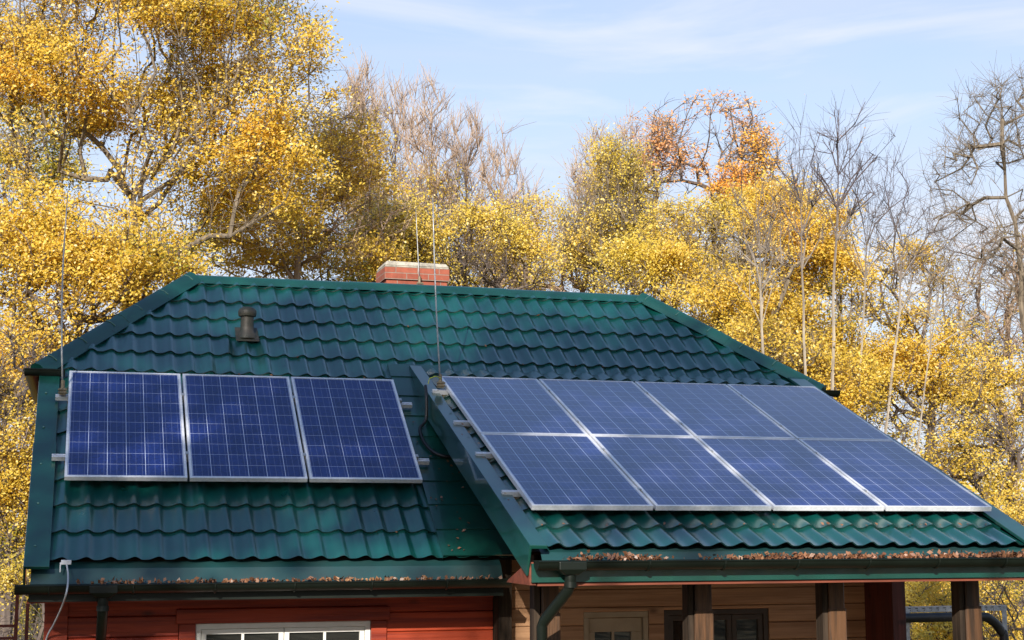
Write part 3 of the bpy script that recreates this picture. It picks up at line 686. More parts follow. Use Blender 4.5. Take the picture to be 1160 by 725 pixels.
window('window', vx0, vx1, vz - 1.05, vz, M_BROWNF, .05, 3, False)
dr = MB(); dr.box((dx0 + .003, WY + .004, dz - .05), (dx1 - .003, WY + .066, dz)); dr.box((dx0 + .003, WY + .004, GZ + .14), (dx0 + .05, WY + .066, dz - .05)); dr.box((dx1 - .05, WY + .004, GZ + .14), (dx1 - .003, WY + .066, dz - .05))
door = dr.build('door', M_CREAMF, cabin, bevel=.004)
lf = MB(); a, b, zt = dx0 + .055, dx1 - .055, dz - .055; sw = .10
lf.box((a, WY + .03, zt - .12), (b, WY + .06, zt)); lf.box((a, WY + .03, GZ + .15), (b, WY + .06, GZ + 1.05)); lf.box((a, WY + .03, GZ + 1.05), (a + sw * .6, WY + .06, zt - .12)); lf.box((b - sw, WY + .03, GZ + 1.05), (b, WY + .06, zt - .12))
mm = (a + sw * .6 + b - sw) / 2; lf.box((mm - .012, WY + .034, GZ + 1.05), (mm + .012, WY + .052, zt - .12))
lf.build('door_leaf', M_CREAMF, door, bevel=.004)
MB().add([(a + .04, WY + .053, GZ + 1.04), (b - .08, WY + .053, GZ + 1.04), (b - .08, WY + .055, zt - .11), (a + .04, WY + .055, zt - .11)], [(0, 1, 2, 3)]).build('pane', M_GLASS, door)
MB().tube([(b - .05, WY + .03, GZ + 1.15), (b - .05, WY - .03, GZ + 1.15), (b - .16, WY - .03, GZ + 1.15)], .011, 8).build('handle', M_STEEL, door)

# chimney
cy0, cy1 = 4.10, 4.62
cxa, cxb = float(at(436, 312, cy0)[0]), float(at(509, 312, cy0)[0])
ctop = float(at(470, 303.5, cy0)[2])
def brickbox(mb, x0, x1, y0, y1, z0, z1):
    for (p, q, u0) in (((x0, y0), (x1, y0), 0), ((x1, y0), (x1, y1), x1 - x0), ((x1, y1), (x0, y1), .3), ((x0, y1), (x0, y0), .1)):
        ln = math.hypot(q[0] - p[0], q[1] - p[1])
        mb.add([(p[0], p[1], z0), (q[0], q[1], z0), (q[0], q[1], z1), (p[0], p[1], z1)], [(0, 1, 2, 3)], [[(u0, z0), (u0 + ln, z0), (u0 + ln, z1), (u0, z1)]])
    mb.add([(x0, y0, z1), (x1, y0, z1), (x1, y1, z1), (x0, y1, z1)], [(0, 1, 2, 3)], [[(0, 0), (.1, 0), (.1, .01), (0, .01)]])
    mb.add([(x0, y0, z0), (x1, y0, z0), (x1, y1, z0), (x0, y1, z0)], [(3, 2, 1, 0)], [[(0, 0), (.1, 0), (.1, .01), (0, .01)]])
zc = [ctop - .068 * 1.0]
cm = MB(); ZB = 2.3
brickbox(cm, cxa + .022, cxb - .022, cy0 + .022, cy1 - .022, ZB, ctop - .140)
brickbox(cm, cxa, cxb, cy0, cy1, ctop - .138, ctop)
ch = cm.build('chimney', M_BRICK, cabin)
cc = MB(); cc.prism([(cxa + .004, cy0 + .004, ctop + .001), (cxb - .004, cy0 + .004, ctop + .001), (cxb - .004, cy1 - .004, ctop + .001), (cxa + .004, cy1 - .004, ctop + .001)], (0, 0, .02))
t0, t1 = ctop + .021, ctop + .075
cc.add([(cxa, cy0, t0), (cxb, cy0, t0), (cxb, cy1, t0), (cxa, cy1, t0), (cxa + .03, cy0 + .03, t1), (cxb - .03, cy0 + .03, t1 - .01), (cxb - .03, cy1 - .03, t1), (cxa + .03, cy1 - .03, t1)],
       [(3, 2, 1, 0), (4, 5, 6, 7), (0, 1, 5, 4), (1, 2, 6, 5), (2, 3, 7, 6), (3, 0, 4, 7)])
cc.build('chimney_cap', M_CONC, ch, bevel=.008)
# roof vent
vx, vs_ = 1.945, 3.56; vb = Vector(mainP(vx, vs_, .03))
v_ = MB(); v_.lathe([(.10, -.02), (.095, .02), (.072, .05), (.066, .10), (.064, .21)], vb, k=18)
vt = v_.build('roof_vent', M_VENT, cabin, smooth=True, angle=40)
v_ = MB(); v_.lathe([(.06, .195), (.086, .205), (.092, .225), (.092, .255), (.08, .28), (.045, .298), (.01, .302)], vb, k=18); v_.build('vent_cap', M_VENT, vt, smooth=True, angle=40)
v_ = MB(); v_.prism([mainP(vx - .115, vs_ - .11, .045), mainP(vx + .115, vs_ - .11, .045), mainP(vx + .11, vs_ + .15, .036), mainP(vx - .11, vs_ + .15, .036)], (0, 0, .012)); v_.build('vent_base', M_VENT, vt)

# ------------------------------------------------------------------ solar panels: one modelled, the rest copied
PW, PH, TH, GAP = 0.99, 1.65, 0.040, 0.02
def make_panel():
    root = thing('solar_panel', (0, 0, 0), '', 'solar panel', 'solar panels on the roof'); root['local'] = 1
    fw = .022; f = MB().ring(0, PW, 0, PH, fw, -TH, 0, 'xy')
    f.build('frame', M_ALU, root, bevel=.002)
    m_ = .010; c = MB(); x0, x1, y0, y1 = fw - .002, PW - fw + .002, fw - .002, PH - fw + .002
    tl = [(-.008, -.006), (1.008, -.006), (1.008, 1.006), (-.008, 1.006)]; e = [(.02, .02)] * 4
    c.add([(x, y, z) for z in (-.004, -.012) for x, y in ((x0, y0), (x1, y0), (x1, y1), (x0, y1))], [(0, 1, 2, 3), (7, 6, 5, 4), (0, 4, 5, 1), (1, 5, 6, 2), (2, 6, 7, 3), (3, 7, 4, 0)], [tl, e, e, e, e, e])
    c.build('cell_sheet', M_CELL, root)
    k = MB()
    for y in (.36, 1.29): k.box((PW - .004, y - .02, -.03), (PW + GAP + .004 - .001, y + .02, .0035))
    k.split('clamp', M_STEEL, root)
    return root
def copy_tree(o, parent=None):
    c = o.copy(); col.objects.link(c); c.parent = parent
    for q in list(o.children): copy_tree(q, c)
    return c
panel0 = make_panel(); used = [False]
def place_panel(loc, pitch, label, group):
    p = panel0 if not used[0] else copy_tree(panel0); used[0] = True
    p.location = loc; p.rotation_euler = (pitch, 0, 0); p['label'] = label; p['group'] = group
LX, LS, LHt = 0.2632, 1.0296 - .050, 0.153
for i, w in enumerate(('leftmost dark blue solar panel of the row of three, beside the left lightning rod', 'middle dark blue solar panel of the row of three on the main roof', 'rightmost dark blue solar panel of the row of three, next to the porch roof')):
    place_panel(mainP(LX + i * (PW + GAP), LS, LHt), A, w, 'row of three panels on the main roof')
PB = [porP(0, k * (PH + GAP), -RH) for k in (0, 1)]
nm = [['lower left corner solar panel of the block of eight on the porch roof', 'lower row second from left blue solar panel above the porch gutter', 'lower row third from left blue solar panel above the porch gutter', 'lower right corner solar panel of the block of eight, at the right verge'],
      ['upper left corner solar panel of the block of eight, by the middle rod', 'upper row second from left blue solar panel of the block of eight', 'upper row third from left blue solar panel of the block of eight', 'upper right corner solar panel of the block of eight, nearest the right hip']]
for k in (0, 1):
    for i in range(4):
        place_panel((PO[0] + i * (PW + GAP), PB[k][1], PB[k][2]), Bp, nm[k][i], 'block of eight panels on the porch roof')
# mounting rails
def rail(P, x0, x1, s, h0, h1, label, group):
    c = Vector(P((x0 + x1) / 2, s, h0)); root = thing('mounting_rail', c, label, 'rail', group)
    r_ = MB(); w = .021
    r_.add([P(x, s + a, h) for x in (x0, x1) for a, h in ((-w, h0), (w, h0), (w, h1), (w * .35, h1), (w * .35, h1 - .012), (-w * .35, h1 - .012), (-w * .35, h1), (-w, h1))],
           [(i, (i + 1) % 8, 8 + (i + 1) % 8, 8 + i) for i in range(8)] + [(7, 6, 5, 2, 1, 0), (6, 5, 4, 3), (8, 9, 10, 13, 14, 15)][:1] + [(8, 9, 10, 13, 14, 15)])
    r_.build('rail', M_ALU, root)
    f = MB(); x = x0 + .12
    while x < x1:
        f.box((-.02, -.02, -(h0 - .0) - .0), (.02, .02, 0), Matrix.Translation(Vector(P(x, s, h0))) @ Matrix.Rotation(A if P is mainP else Bp, 4, 'X')); x += .95
    f.split('roof_hook', M_COPPERY, root)
HB = LHt - TH
for s, l_ in ((LS + .36, 'lower mounting rail under the row of three panels'), (LS + 1.29, 'upper mounting rail under the row of three panels, carrying the left rod')):
    rail(mainP, LX - .11, LX + 3 * PW + 2 * GAP + .13, s, HB - .042, HB - .001, l_, 'rails under the row of three')
HB2 = -RH - TH
for s, l_ in ((.40, 'lowest mounting rail stub left of the eight panel block'), (1.27, 'second lowest mounting rail stub left of the eight panel block'), (1.67 + .42, 'second highest mounting rail stub left of the eight panel block'), (1.67 + 1.33, 'topmost mounting rail stub left of the eight panels, by the middle rod')):
    rail(porP, PO[0] - .13, PO[0] + 4 * PW + 3 * GAP + .03, s, HB2 - .042, HB2 - .001, l_, 'rails under the block of eight')

# ------------------------------------------------------------------ lightning rods
def rod(base, top, label, r=.008, jog=0.0):
    b, t = Vector(base), Vector(top); root = thing('lightning_rod', b, label, 'lightning rod', 'lightning rods on the roof')
    pts = [b + (t - b) * q + Vector((jog * math.sin(q * 3.0), 0, 0)) for q in (0, .2, .4, .6, .8, 1)]
    MB().tube(pts, [r, r, r * .95, r * .85, r * .8, r * .45], 8).build('rod', M_STEEL, root, smooth=True)
    k = MB(); k.box(b + Vector((-.028, -.028, -.03)), b + Vector((.028, .028, .03))); k.tube([b + Vector((-.04, -.03, .015)), b + Vector((.04, -.03, .015))], .009, 6); k.tube([b + Vector((-.04, -.03, -.012)), b + Vector((.04, -.03, -.012))], .009, 6)
    k.tube([b + Vector((0, 0, .03)), b + Vector((0, 0, .10))], .017, 8)
    k.build('clamp', M_COPPERY, root)
    return root
b0 = Vector(mainP(LX - .05, LS + 1.29, HB + .04)); tp = at(77.5, 217, b0.y); rod(b0, tp, 'tall thin lightning rod at left end of the row of three panels', jog=-.03)
b1 = Vector(porP(PO[0] - .06, 1.67 + 1.33, HB2 + .05)); tp = at(490.5, 222, b1.y); rod(b1, tp, 'tall lightning rod in front of the chimney, clamped at top of the eight panel block', jog=-.012)
b2 = Vector((float(at(474.5, 322, cy0)[0]), cy0 - .03, ctop - .2)); tp = at(471, 236, cy0); rod(b2, tp, 'thin lightning rod fixed to the front of the brick chimney', r=.0045)
# earth wire by the middle rod
w_ = MB(); q = Vector(b1)
w_.tube([q + Vector(p) for p in ((0, -.02, .06), (-.06, -.05, .075), (-.12, -.06, .05), (-.13, -.05, .0))], .0045, 6)
w_.build('earth_wire', M_YG); tag(bpy.data.objects['earth_wire'], 'short yellow green earth wire looping at the foot of the middle rod', 'wire')
# black conduit running down the valley
def atX(u, v, x):
    r = FW + RT * (u - 580) / F_PX + UP * (362.5 - v) / F_PX
    return CAM + r * (x - CAM[0]) / r[0]
pts = [atX(482, 437, 3.50), atX(483, 450, 3.49), atX(482.5, 475, 3.48), mainP(3.41, 1.86, .10), mainP(3.42, 1.68, .075), mainP(3.48, 1.52, .075), mainP(3.58, 1.45, .075), mainP(3.70, 1.46, .08)]
def smooth_path(p, n=6):
    p = [Vector(q) for q in p]; out = []
    for i in range(len(p) - 1):
        p0, p1, p2, p3 = p[max(i - 1, 0)], p[i], p[i + 1], p[min(i + 2, len(p) - 1)]
        for k in range(n):
            t = k / n; out.append(.5 * ((2 * p1) + (p2 - p0) * t + (2 * p0 - 5 * p1 + 4 * p2 - p3) * t * t + (3 * p1 - p0 - 3 * p2 + p3) * t ** 3))
    return out + [p[-1]]
o = MB().tube(smooth_path(pts), .016, 8).build('cable_conduit', M_BLACK, smooth=True); tag(o, 'black ribbed conduit curving down the valley between the two panel groups', 'conduit')
# grey down conductor at the left eave
ct = thing('down_conductor', at(75, 636, -.02), 'grey down conductor cable hanging from a clip at the left eave', 'cable')
pc = [at(75, 637, -.03), at(77, 650, -.10), at(76.5, 664, -.20), at(74, 676, -.20), at(69, 690, .05), at(61, 707, .30), at(52, 726, .47), at(50, 760, .48)]
MB().tube(smooth_path(pc), .007, 8).build('cable', M_CABLE, ct, smooth=True)
k = MB(); c = Vector(at(75, 637, -.03)); k.box(c + Vector((-.038, -.02, -.018)), c + Vector((.038, .02, .018))); k.tube([c + Vector((-.042, -.012, .0)), c + Vector((-.042, -.014, -.075))], .006, 6); k.build('clip', M_ALU, ct, bevel=.004)

# ------------------------------------------------------------------ bits beside the house
fr = thing('rusty_frame', (at(20, 700, 4.5)[0], 4.5, GZ), 'rusty red steel frame standing left of the cabin wall', 'metal frame')
f = MB()
for u, top in ((20, 668), (31.5, 684), (-14, 676)):
    p = at(u, top, 4.5); f.box((p[0] - .018, 4.48, GZ), (p[0] + .018, 4.516, p[2]))
f.split('upright', M_RUST, fr)
f = MB(); xa, xb = at(-18, 700, 4.5)[0], at(20, 700, 4.5)[0]
for v in (709, 723, 770): z = at(10, v, 4.5)[2]; f.box((xa, 4.485, z - .014), (xb - .02, 4.511, z + .014))
f.split('crossbar', M_RUST, fr)
fy = 2.2
fr = thing('angle_frame', (at(1080, 700, fy)[0], fy, GZ), 'perforated galvanised angle frame behind the rightmost porch post', 'metal frame')
f = MB(); p0, p1 = at(1024, 688.5, fy), at(1140, 688.5, fy); zb = p1[2]
f.box((p0[0], fy, zb - .03), (p1[0], fy + .004, zb + .03)); f.box((p0[0], fy + .004, zb + .026), (p1[0], fy + .05, zb + .03))
f.build('top_rail', M_STEEL, fr)
f = MB(); f.box((p1[0] - .06, fy - .004, GZ), (p1[0], fy - .0005, zb + .03)); f.box((p0[0], fy - .004, GZ), (p0[0] + .06, fy - .0005, zb + .03)); f.split('upright', M_STEEL, fr)
h = MB(); x = p0[0] + .05
while x < p1[0] - .02: h.box((x, fy - .0042, zb + .008), (x + .03, fy - .001, zb + .016)); h.box((x + .02, fy - .0042, zb - .014), (x + .028, fy - .001, zb - .006)); x += .085
h.split('slot', M_BLACK, fr)
hz = zb - .085
hp_ = [(p0[0] - .3, fy - .06, hz), (p1[0] - .45, fy - .06, hz), (p1[0] - .25, fy - .06, hz - .03), (p1[0] - .12, fy - .06, hz - .16), (p1[0] - .08, fy - .06, hz - .36), (p1[0] - .07, fy - .06, GZ + .05)]
o = MB().tube(smooth_path(hp_), .05, 12).build('drain_pipe', M_BLACK, smooth=True); tag(o, 'black bent pipe under the galvanised angle frame by the porch', 'pipe')

# fallen leaves along the gutters and a few on the roof sheets
def quads(name, C, size, m, normals=None, seed=1, aspect=0.62, **tags):
    r = np.random.default_rng(seed); n = len(C)
    nm = r.normal(size=(n, 3)) if normals is None else normals + r.normal(scale=.30, size=(n, 3))
    nm /= np.linalg.norm(nm, axis=1)[:, None]
    a = np.cross(nm, r.normal(size=(n, 3))); a /= np.linalg.norm(a, axis=1)[:, None]; b = np.cross(nm, a)
    s = (np.asarray(size) * r.uniform(.5, 1.55, n))[:, None]
    V = np.stack([C - a * s * .5, C + b * s * .5 * aspect + nm * s * .10, C + a * s * .5, C - b * s * .5 * aspect + nm * s * .10], 1)
    return mesh_np(name, V.reshape(-1, 3), 4, m)
def mesh_np(name, V, k, m):
    me = bpy.data.meshes.new(name); nf = len(V) // k
    me.vertices.add(len(V)); me.vertices.foreach_set('co', np.ascontiguousarray(V, dtype=np.float32).ravel())
    me.loops.add(len(V)); me.loops.foreach_set('vertex_index', np.arange(len(V), dtype=np.int32))
    me.polygons.add(nf); me.polygons.foreach_set('loop_start', np.arange(0, len(V), k, dtype=np.int32))
    me.update(calc_edges=True); me.materials.append(m)
    return me
r = np.random.default_rng(8)
def clumpy(n, x0, x1, seed):
    rr = np.random.default_rng(seed); c = rr.uniform(x0, x1, 26); w = rr.uniform(.03, .22, 26); i = rr.integers(0, 26, n)
    return np.clip(c[i] + rr.normal(size=n) * w[i], x0, x1)
n = 420; C = np.stack([clumpy(n, .4, 3.75, 3), -.075 + r.uniform(-.07, .03, n), -.118 + np.abs(r.normal(0, .010, n))], 1)
n2 = 1500; C2 = np.stack([clumpy(n2, PX0 + .1, PX1, 4), EY - .055 + r.uniform(-.07, .03, n2), EZ - .075 + np.abs(r.normal(0, .017, n2))], 1)
me = quads('fallen_leaves', np.vstack([C, C2]), .036, M_LITTER, seed=2)
o = link('fallen_leaves', me, kind='stuff'); tag(o, 'dry brown fallen leaves lying along both gutters', 'leaves')
pts_ = []
for i in range(42): pts_.append(mainP(r.uniform(3.32, 3.68), r.uniform(.1, 2.3), .058))
for i in range(34): pts_.append(porP(r.uniform(3.7, 7.7), -.215 + r.uniform(-.01, .03), .05))
for i in range(10): pts_.append(porP(r.uniform(3.55, 3.72), r.uniform(-.2, 2.6), .08))
for i in range(46):
    s = S0 + .35 * r.integers(1, 13); pts_.append(mainP(r.uniform(1.5, 6.2), s - .012, .03))
me = quads('roof_litter', np.array(pts_), .032, M_LITTER, normals=np.tile([0, -.4, .9], (len(pts_), 1)), seed=6)
o = link('roof_litter', me, kind='stuff'); tag(o, 'scattered dead leaves and needles caught on the green roof', 'leaves')

# ------------------------------------------------------------------ trees
LEAF_K, LEAF_N = 0.45, 2.5
def make_tree(name, label, cat, group, base, env, tips, leaf, leaves_per, lsize, lsig, bark, seed, trunk_top=None, rtip=.008, expo=.46,
              upbias=.9, seg=.45, wob=.10, twigs=4, twig_len=.6, lean=(0, 0), leaf_frac=1.0, leaf_env=None, minr=.006, hollow=.35, thin=None, flat=True, taper=.35, crook=1.0, twig_up=.25):
    """env: list of (centre, radii, weight). A trunk, limbs reaching for every tip in the envelope, then leaf clumps."""
    r = np.random.default_rng(seed); base = np.array(base, float)
    wts = np.array([e[2] for e in env], float); wts /= wts.sum(); T = []
    for i in r.choice(len(env), tips, p=wts):
        c, rad, _ = env[i]; d = r.normal(size=3); d /= np.linalg.norm(d); T.append(np.array(c) + d * np.array(rad) * (r.uniform(hollow ** 3, 1) ** (1 / 3)))
    T = np.array(T)
    cen = np.average([e[0] for e in env], axis=0, weights=wts)
    top = np.array(trunk_top, float) if trunk_top is not None else np.array([base[0] * .5 + cen[0] * .5, base[1] * .5 + cen[1] * .5, base[2] * .35 + cen[2] * .65])
    ns = max(4, int(np.linalg.norm(top - base) / .6)); 
    N = np.zeros((ns + 1 + tips * 26, 3)); par = np.full(len(N), -1, int); cnt = 0
    bend = r.normal(size=(2,)) * .12 * crook
    for i in range(ns + 1):
        t = i / ns; p = base + (top - base) * t; p[:2] += bend * math.sin(t * 3.1) + r.normal(size=2) * .03 * crook * (0 < i < ns)
        N[cnt] = p; par[cnt] = cnt - 1; cnt += 1
    tfirst = int(ns * .45)
    order = np.argsort(np.linalg.norm(T - top, axis=1) + r.uniform(0, 1.2, tips)); ends = []
    for ti in order:
        p = T[ti]; idx0 = tfirst; Q = N[idx0:cnt]; d = p - Q; L_ = np.linalg.norm(d, axis=1) + 1e-6
        c = L_ * (1.0 + upbias * (1 - d[:, 2] / L_)) ; j = idx0 + int(np.argmin(c))
        q = N[j]; Ld = np.linalg.norm(p - q)
        if Ld < .05: ends.append(j); continue
        k = max(1, min(25, int(Ld / seg))); pd = q - N[par[j]] if par[j] >= 0 else np.array([0, 0, 1.]); pd = pd / (np.linalg.norm(pd) + 1e-6)
        dd = (p - q) / Ld; ctrl = q + (pd * .4 + dd * .45 + np.array([0, 0, .18])) * Ld * .5; last = j
        for m_ in range(1, k + 1):
            t = m_ / k; z = (1 - t) ** 2 * q + 2 * t * (1 - t) * ctrl + t * t * p
            if m_ < k: z = z + r.normal(size=3) * wob * min(1, Ld * .4)
            N[cnt] = z; par[cnt] = last; last = cnt; cnt += 1
        ends.append(last)
    N = N[:cnt]; par = par[:cnt]; load = np.zeros(cnt)
    for e in ends: load[e] += 1
    for i in range(cnt - 1, 0, -1): load[par[i]] += load[i]
    rad = np.maximum(minr, rtip * np.maximum(load, .6) ** expo)
    tap = 1 - taper * np.linspace(0, 1, ns + 1) ** 1.3; rad[:ns + 1] = np.maximum(rad[:ns + 1] * tap, minr); rad[0] *= 1.25
    ch_ = np.arange(1, cnt); P0, P1 = N[par[ch_]], N[ch_]; R1 = rad[ch_]; R0 = np.minimum(rad[par[ch_]], R1 * 1.3)
    # twigs round every end
    E = N[ends]; pe = N[par[ends]]; De = E - pe; De /= np.linalg.norm(De, axis=1)[:, None] + 1e-6
    if twigs:
        S = np.repeat(E, twigs, 0); D = np.repeat(De, twigs, 0) * .8 + r.normal(size=(len(S), 3)) * .55 + np.array([0, 0, twig_up])
        if leaf is not None and flat: D[:, 2] *= .55
        D /= np.linalg.norm(D, axis=1)[:, None]; S = S - np.repeat(De, twigs, 0) * r.uniform(0, .5, len(S))[:, None] * twig_len
        ln = r.uniform(.4, 1.1, len(S))[:, None] * twig_len; mid = S + D * ln * .5 + r.normal(size=S.shape) * .04 * twig_len; end = S + D * ln + r.normal(size=S.shape) * .06 * twig_len
        P0 = np.vstack([P0, S, mid]); P1 = np.vstack([P1, mid, end])
        o_ = np.ones(len(S)); R0 = np.concatenate([R0, o_ * minr, o_ * minr * .8]); R1 = np.concatenate([R1, o_ * minr * .8, o_ * minr * .45])
        tw = (mid, end)
    D = P1 - P0; Ln = np.linalg.norm(D, axis=1)[:, None] + 1e-9; D = D / Ln
    P0 = P0 - D * (R0[:, None] * .35)
    ref = np.where(np.abs(D[:, 2:3]) < .9, np.array([[0, 0, 1.]]), np.array([[1., 0, 0]])); X = np.cross(D, ref); X /= np.linalg.norm(X, axis=1)[:, None]; Y = np.cross(D, X)
    out = []
    for sides, sel in ((8, R1 > .05), (5, (R1 <= .05) & (R1 > minr * 1.6)), (3, R1 <= minr * 1.6)):
        if not sel.any(): continue
        a0, a1, x, y, r0, r1 = P0[sel], P1[sel], X[sel], Y[sel], R0[sel][:, None], R1[sel][:, None]
        an = [2 * math.pi * j / sides for j in range(sides)]
        ringA = [a0 + (x * math.cos(a) + y * math.sin(a)) * r0 for a in an]; ringB = [a1 + (x * math.cos(a) + y * math.sin(a)) * r1 for a in an]
        for j in range(sides):
            j2 = (j + 1) % sides; out.append(np.stack([ringA[j], ringA[j2], ringB[j2], ringB[j]], 1).reshape(-1, 3))
    V = np.vstack(out) - base
    root = thing(name, base, label, cat, group)
    root['local'] = 1
    link('trunk', mesh_np('trunk', V, 4, bark), root)
    if leaf is not None and leaves_per > 0:
        ok = np.ones(len(E), bool)
        if leaf_env is not None: ok = np.array([any((((p - np.array(c)) / np.array(rr_)) ** 2).sum() < 1 for c, rr_ in leaf_env) for p in E])
        if leaf_frac < 1: ok &= r.random(len(E)) < leaf_frac
        ids = np.nonzero(ok)[0]; w = r.uniform(.2, 1.8, len(ids)); q_ = E[ids] * np.array([1.35, 1.35, 1.9]) + seed; w = w * np.clip(1.0 + 1.25 * np.sin(q_[:, 0] + 1.3 * np.sin(q_[:, 2])) * np.sin(q_[:, 1] * .9 + 1.1) + .75 * np.sin(q_[:, 2] * 1.2 + q_[:, 0] * .6), .04, 2.3); nl = np.maximum(1, (w * leaves_per * LEAF_N * 1.0).astype(int))
        ti_ = np.repeat(ids, nl) * twigs + r.integers(0, twigs, nl.sum()); tt_ = r.uniform(.1, 1.05, len(ti_))[:, None]
        C = S[ti_] * (1 - tt_) + end[ti_] * tt_ + r.normal(size=(len(ti_), 3)) * np.array(lsig) * np.array([.55, .55, .5])
        if thin is not None:
            pr_k = np.ones(len(C))
            for c_, r_, f_ in thin: pr_k[(((C - np.array(c_)) / np.array(r_)) ** 2).sum(1) < 1] *= f_
            C = C[r.random(len(C)) < pr_k]
        nrm = np.tile([-.2, -.5, .6], (len(C), 1)) + r.normal(size=(len(C), 3)) * .42
        link('crown', quads('crown', C - base, lsize * LEAF_K, leaf, normals=nrm, seed=seed + 1), root)
    return root

def ell(u, v, Y, ru, rv, rd=None, w=1.0):
    s = ppm(u, v, Y); c = at(u, v, Y); return (c, (ru / s, (rd if rd else ru / s * .9), rv / s), w)
def ground_at(u, Y):
    p = at(u, 560, Y); return (p[0], Y, GZ - .05)

G_TREE = 'autumn trees behind the cabin'
def tree(label, u, Y, env, tips, leaf, lp, ls, bark, seed, name='autumn_tree', cat='tree', group=G_TREE, lsig=(.26, .26, .17), top=None, **k):
    tt = at(top[0], top[1], Y) if top else None
    return make_tree(name, label, cat, group, ground_at(u, Y), [ell(e[0], e[1], Y + (e[5] if len(e) > 5 else 0), e[2], e[3], w=e[4]) for e in env], tips, leaf, lp, ls, lsig, bark, seed, trunk_top=tt, **k)

# -- the big golden tree on the left
tree('tall golden tree with a fan of limbs, filling the upper left of the view', 148, 17, [(130, 50, 150, 110, 2.2), (285, 85, 95, 110, 1.4), (50, 110, 90, 120, 1.0), (240, 205, 125, 85, 1.4), (120, 275, 110, 60, .8), (10, 20, 90, 90, .8), (190, -60, 170, 80, 1.4)], 1050, M_GOLD, 46, .135, M_BARK, 11, top=(150, 190), rtip=.0062, expo=.455, upbias=2.6, wob=.07, twigs=5, twig_len=.75,
     thin=[ell(140, 175, 15.5, 70, 75, 6)[:2] + (.42,), ell(235, 120, 15.5, 40, 40, 6)[:2] + (.45,), ell(60, 140, 15.5, 35, 45, 6)[:2] + (.35,)])
tree('orange tinged leafy tree left of the hip, lower than the golden tree', 88, 14, [(75, 330, 75, 70, 1), (20, 300, 70, 80, .9), (150, 300, 70, 45, .7), (30, 420, 60, 60, .6)], 420, M_ORANGE if False else M_GOLD, 36, .12, M_BARKD, 12, top=(92, 360))
tree('amber and yellow tree with dark stems at the left edge beside the verge', -4, 11.5, [(5, 500, 50, 90, 1), (20, 600, 42, 80, 1), (-50, 520, 60, 130, .8), (10, 420, 40, 60, .5)], 420, M_GOLD, 30, .09, M_BARKD, 13, top=(2, 560), lsig=(.18, .18, .12))
tree('greenish tree peeping out behind the golden tree at the far left', 6, 26, [(15, 170, 75, 130, 1), (-60, 150, 80, 150, .6)], 380, M_OLIVE, 30, .15, M_BARKD, 14, lsig=(.34, .34, .22))
tree('yellow tree with rounded crown between the golden tree and the bare twigs', 330, 21, [(350, 190, 80, 85, 1.2), (300, 265, 90, 55, 1), (395, 150, 45, 50, .5), (410, 250, 60, 70, .8)], 620, M_GOLD, 26, .14, M_TWIG, 15, top=(335, 230), twigs=4, upbias=1.6, rtip=.006)
# -- bare purple trees behind the ridge
for i, (u, top, rw, yy) in enumerate(((408, 62, 26, 31), (446, 72, 34, 33), (487, 86, 34, 31), (527, 108, 32, 33), (566, 140, 30, 32), (598, 190, 22, 33))):
    tree('bare purplish tree with fine upright twigs, %s in the row behind the ridge' % ('leftmost', 'second from left', 'third from left', 'third from right', 'second from right', 'rightmost')[i], u, yy,
         [(u, top + 105, rw, 105, 1), (u + 4, top + 190, rw * 1.3, 70, .6)], 240, M_GOLD, 9, .13, M_TWIG, 30 + i, name='bare_tree', group='bare purplish trees behind the ridge', top=(u + 2, top + 60), upbias=3.4, twigs=6, twig_len=.85, minr=.0085, rtip=.0085, expo=.40, leaf_frac=.8, wob=.025, flat=False, twig_up=.9, crook=.6, lsig=(.3, .3, .3), hollow=.0,
         leaf_env=[ell(u, top + 260, yy, 90, 150)[:2]])
tree('yellow tree directly behind and left of the brick chimney', 430, 24, [(440, 275, 60, 50, 1), (390, 300, 60, 40, .6), (475, 245, 35, 35, .3)], 330, M_YELLOW, 20, .14, M_BARKD, 16, twigs=4, twig_len=.7)
tree('yellow green tree right of the chimney behind the ridge', 545, 25, [(545, 280, 55, 52, 1), (500, 305, 60, 35, .6), (590, 305, 50, 40, .5)], 360, M_YELLOW, 18, .14, M_BARKD, 17, twigs=4, twig_len=.7)
tree('pale yellow thin tree in the dip of the skyline', 630, 29, [(625, 275, 52, 58, 1), (660, 305, 50, 35, .5)], 300, M_YELLOW, 15, .14, M_TWIG, 18, twigs=4, twig_len=.7)
tree('yellow green tree with bare purple top left of the rusty oak', 690, 27, [(672, 265, 42, 50, .9), (712, 225, 34, 60, .9), (745, 270, 55, 50, .8), (690, 195, 26, 40, .4)], 480, M_YELLOW, 12, .135, M_BARK, 19, upbias=2.4, twigs=5, twig_len=.8, twig_up=.6, flat=False)
for i, (u, top, lab) in enumerate(((672, 142, 'bare twiggy tree at the left shoulder of the yellow trees'), (712, 130, 'bare twiggy tree just left of the rusty oak'))):
    tree(lab, u, 30, [(u, top + 70, 28, 70, 1), (u, top + 140, 36, 60, .6)], 150, M_YELLOW, 4, .13, M_TWIG, 40 + i, name='bare_tree', top=(u, top + 40), upbias=3.2, twigs=6, twig_len=.85, minr=.0085, rtip=.0085, expo=.40, leaf_frac=.3, wob=.03, flat=False, twig_up=.9, hollow=0.)
tree('small rust leaved tree standing left of the oak', 742, 29, [(742, 175, 34, 52, 1)], 110, M_RUSTL, 6, .14, M_TWIG, 20, twigs=4, twig_len=.7, minr=.010, hollow=.2, top=(742, 235))
tree('round oak with dark limbs and a thin rim of rust leaves against the sky', 806, 28, [(800, 150, 72, 46, 1), (848, 175, 32, 50, .4), (765, 190, 40, 35, .3)], 190, M_RUSTL, 8, .17, M_BARKD, 21, name='oak_tree', top=(806, 215), twigs=3, twig_len=.6, minr=.007, rtip=.0085, expo=.47, upbias=.9, hollow=.45, wob=.16, lsig=(.2, .2, .15))
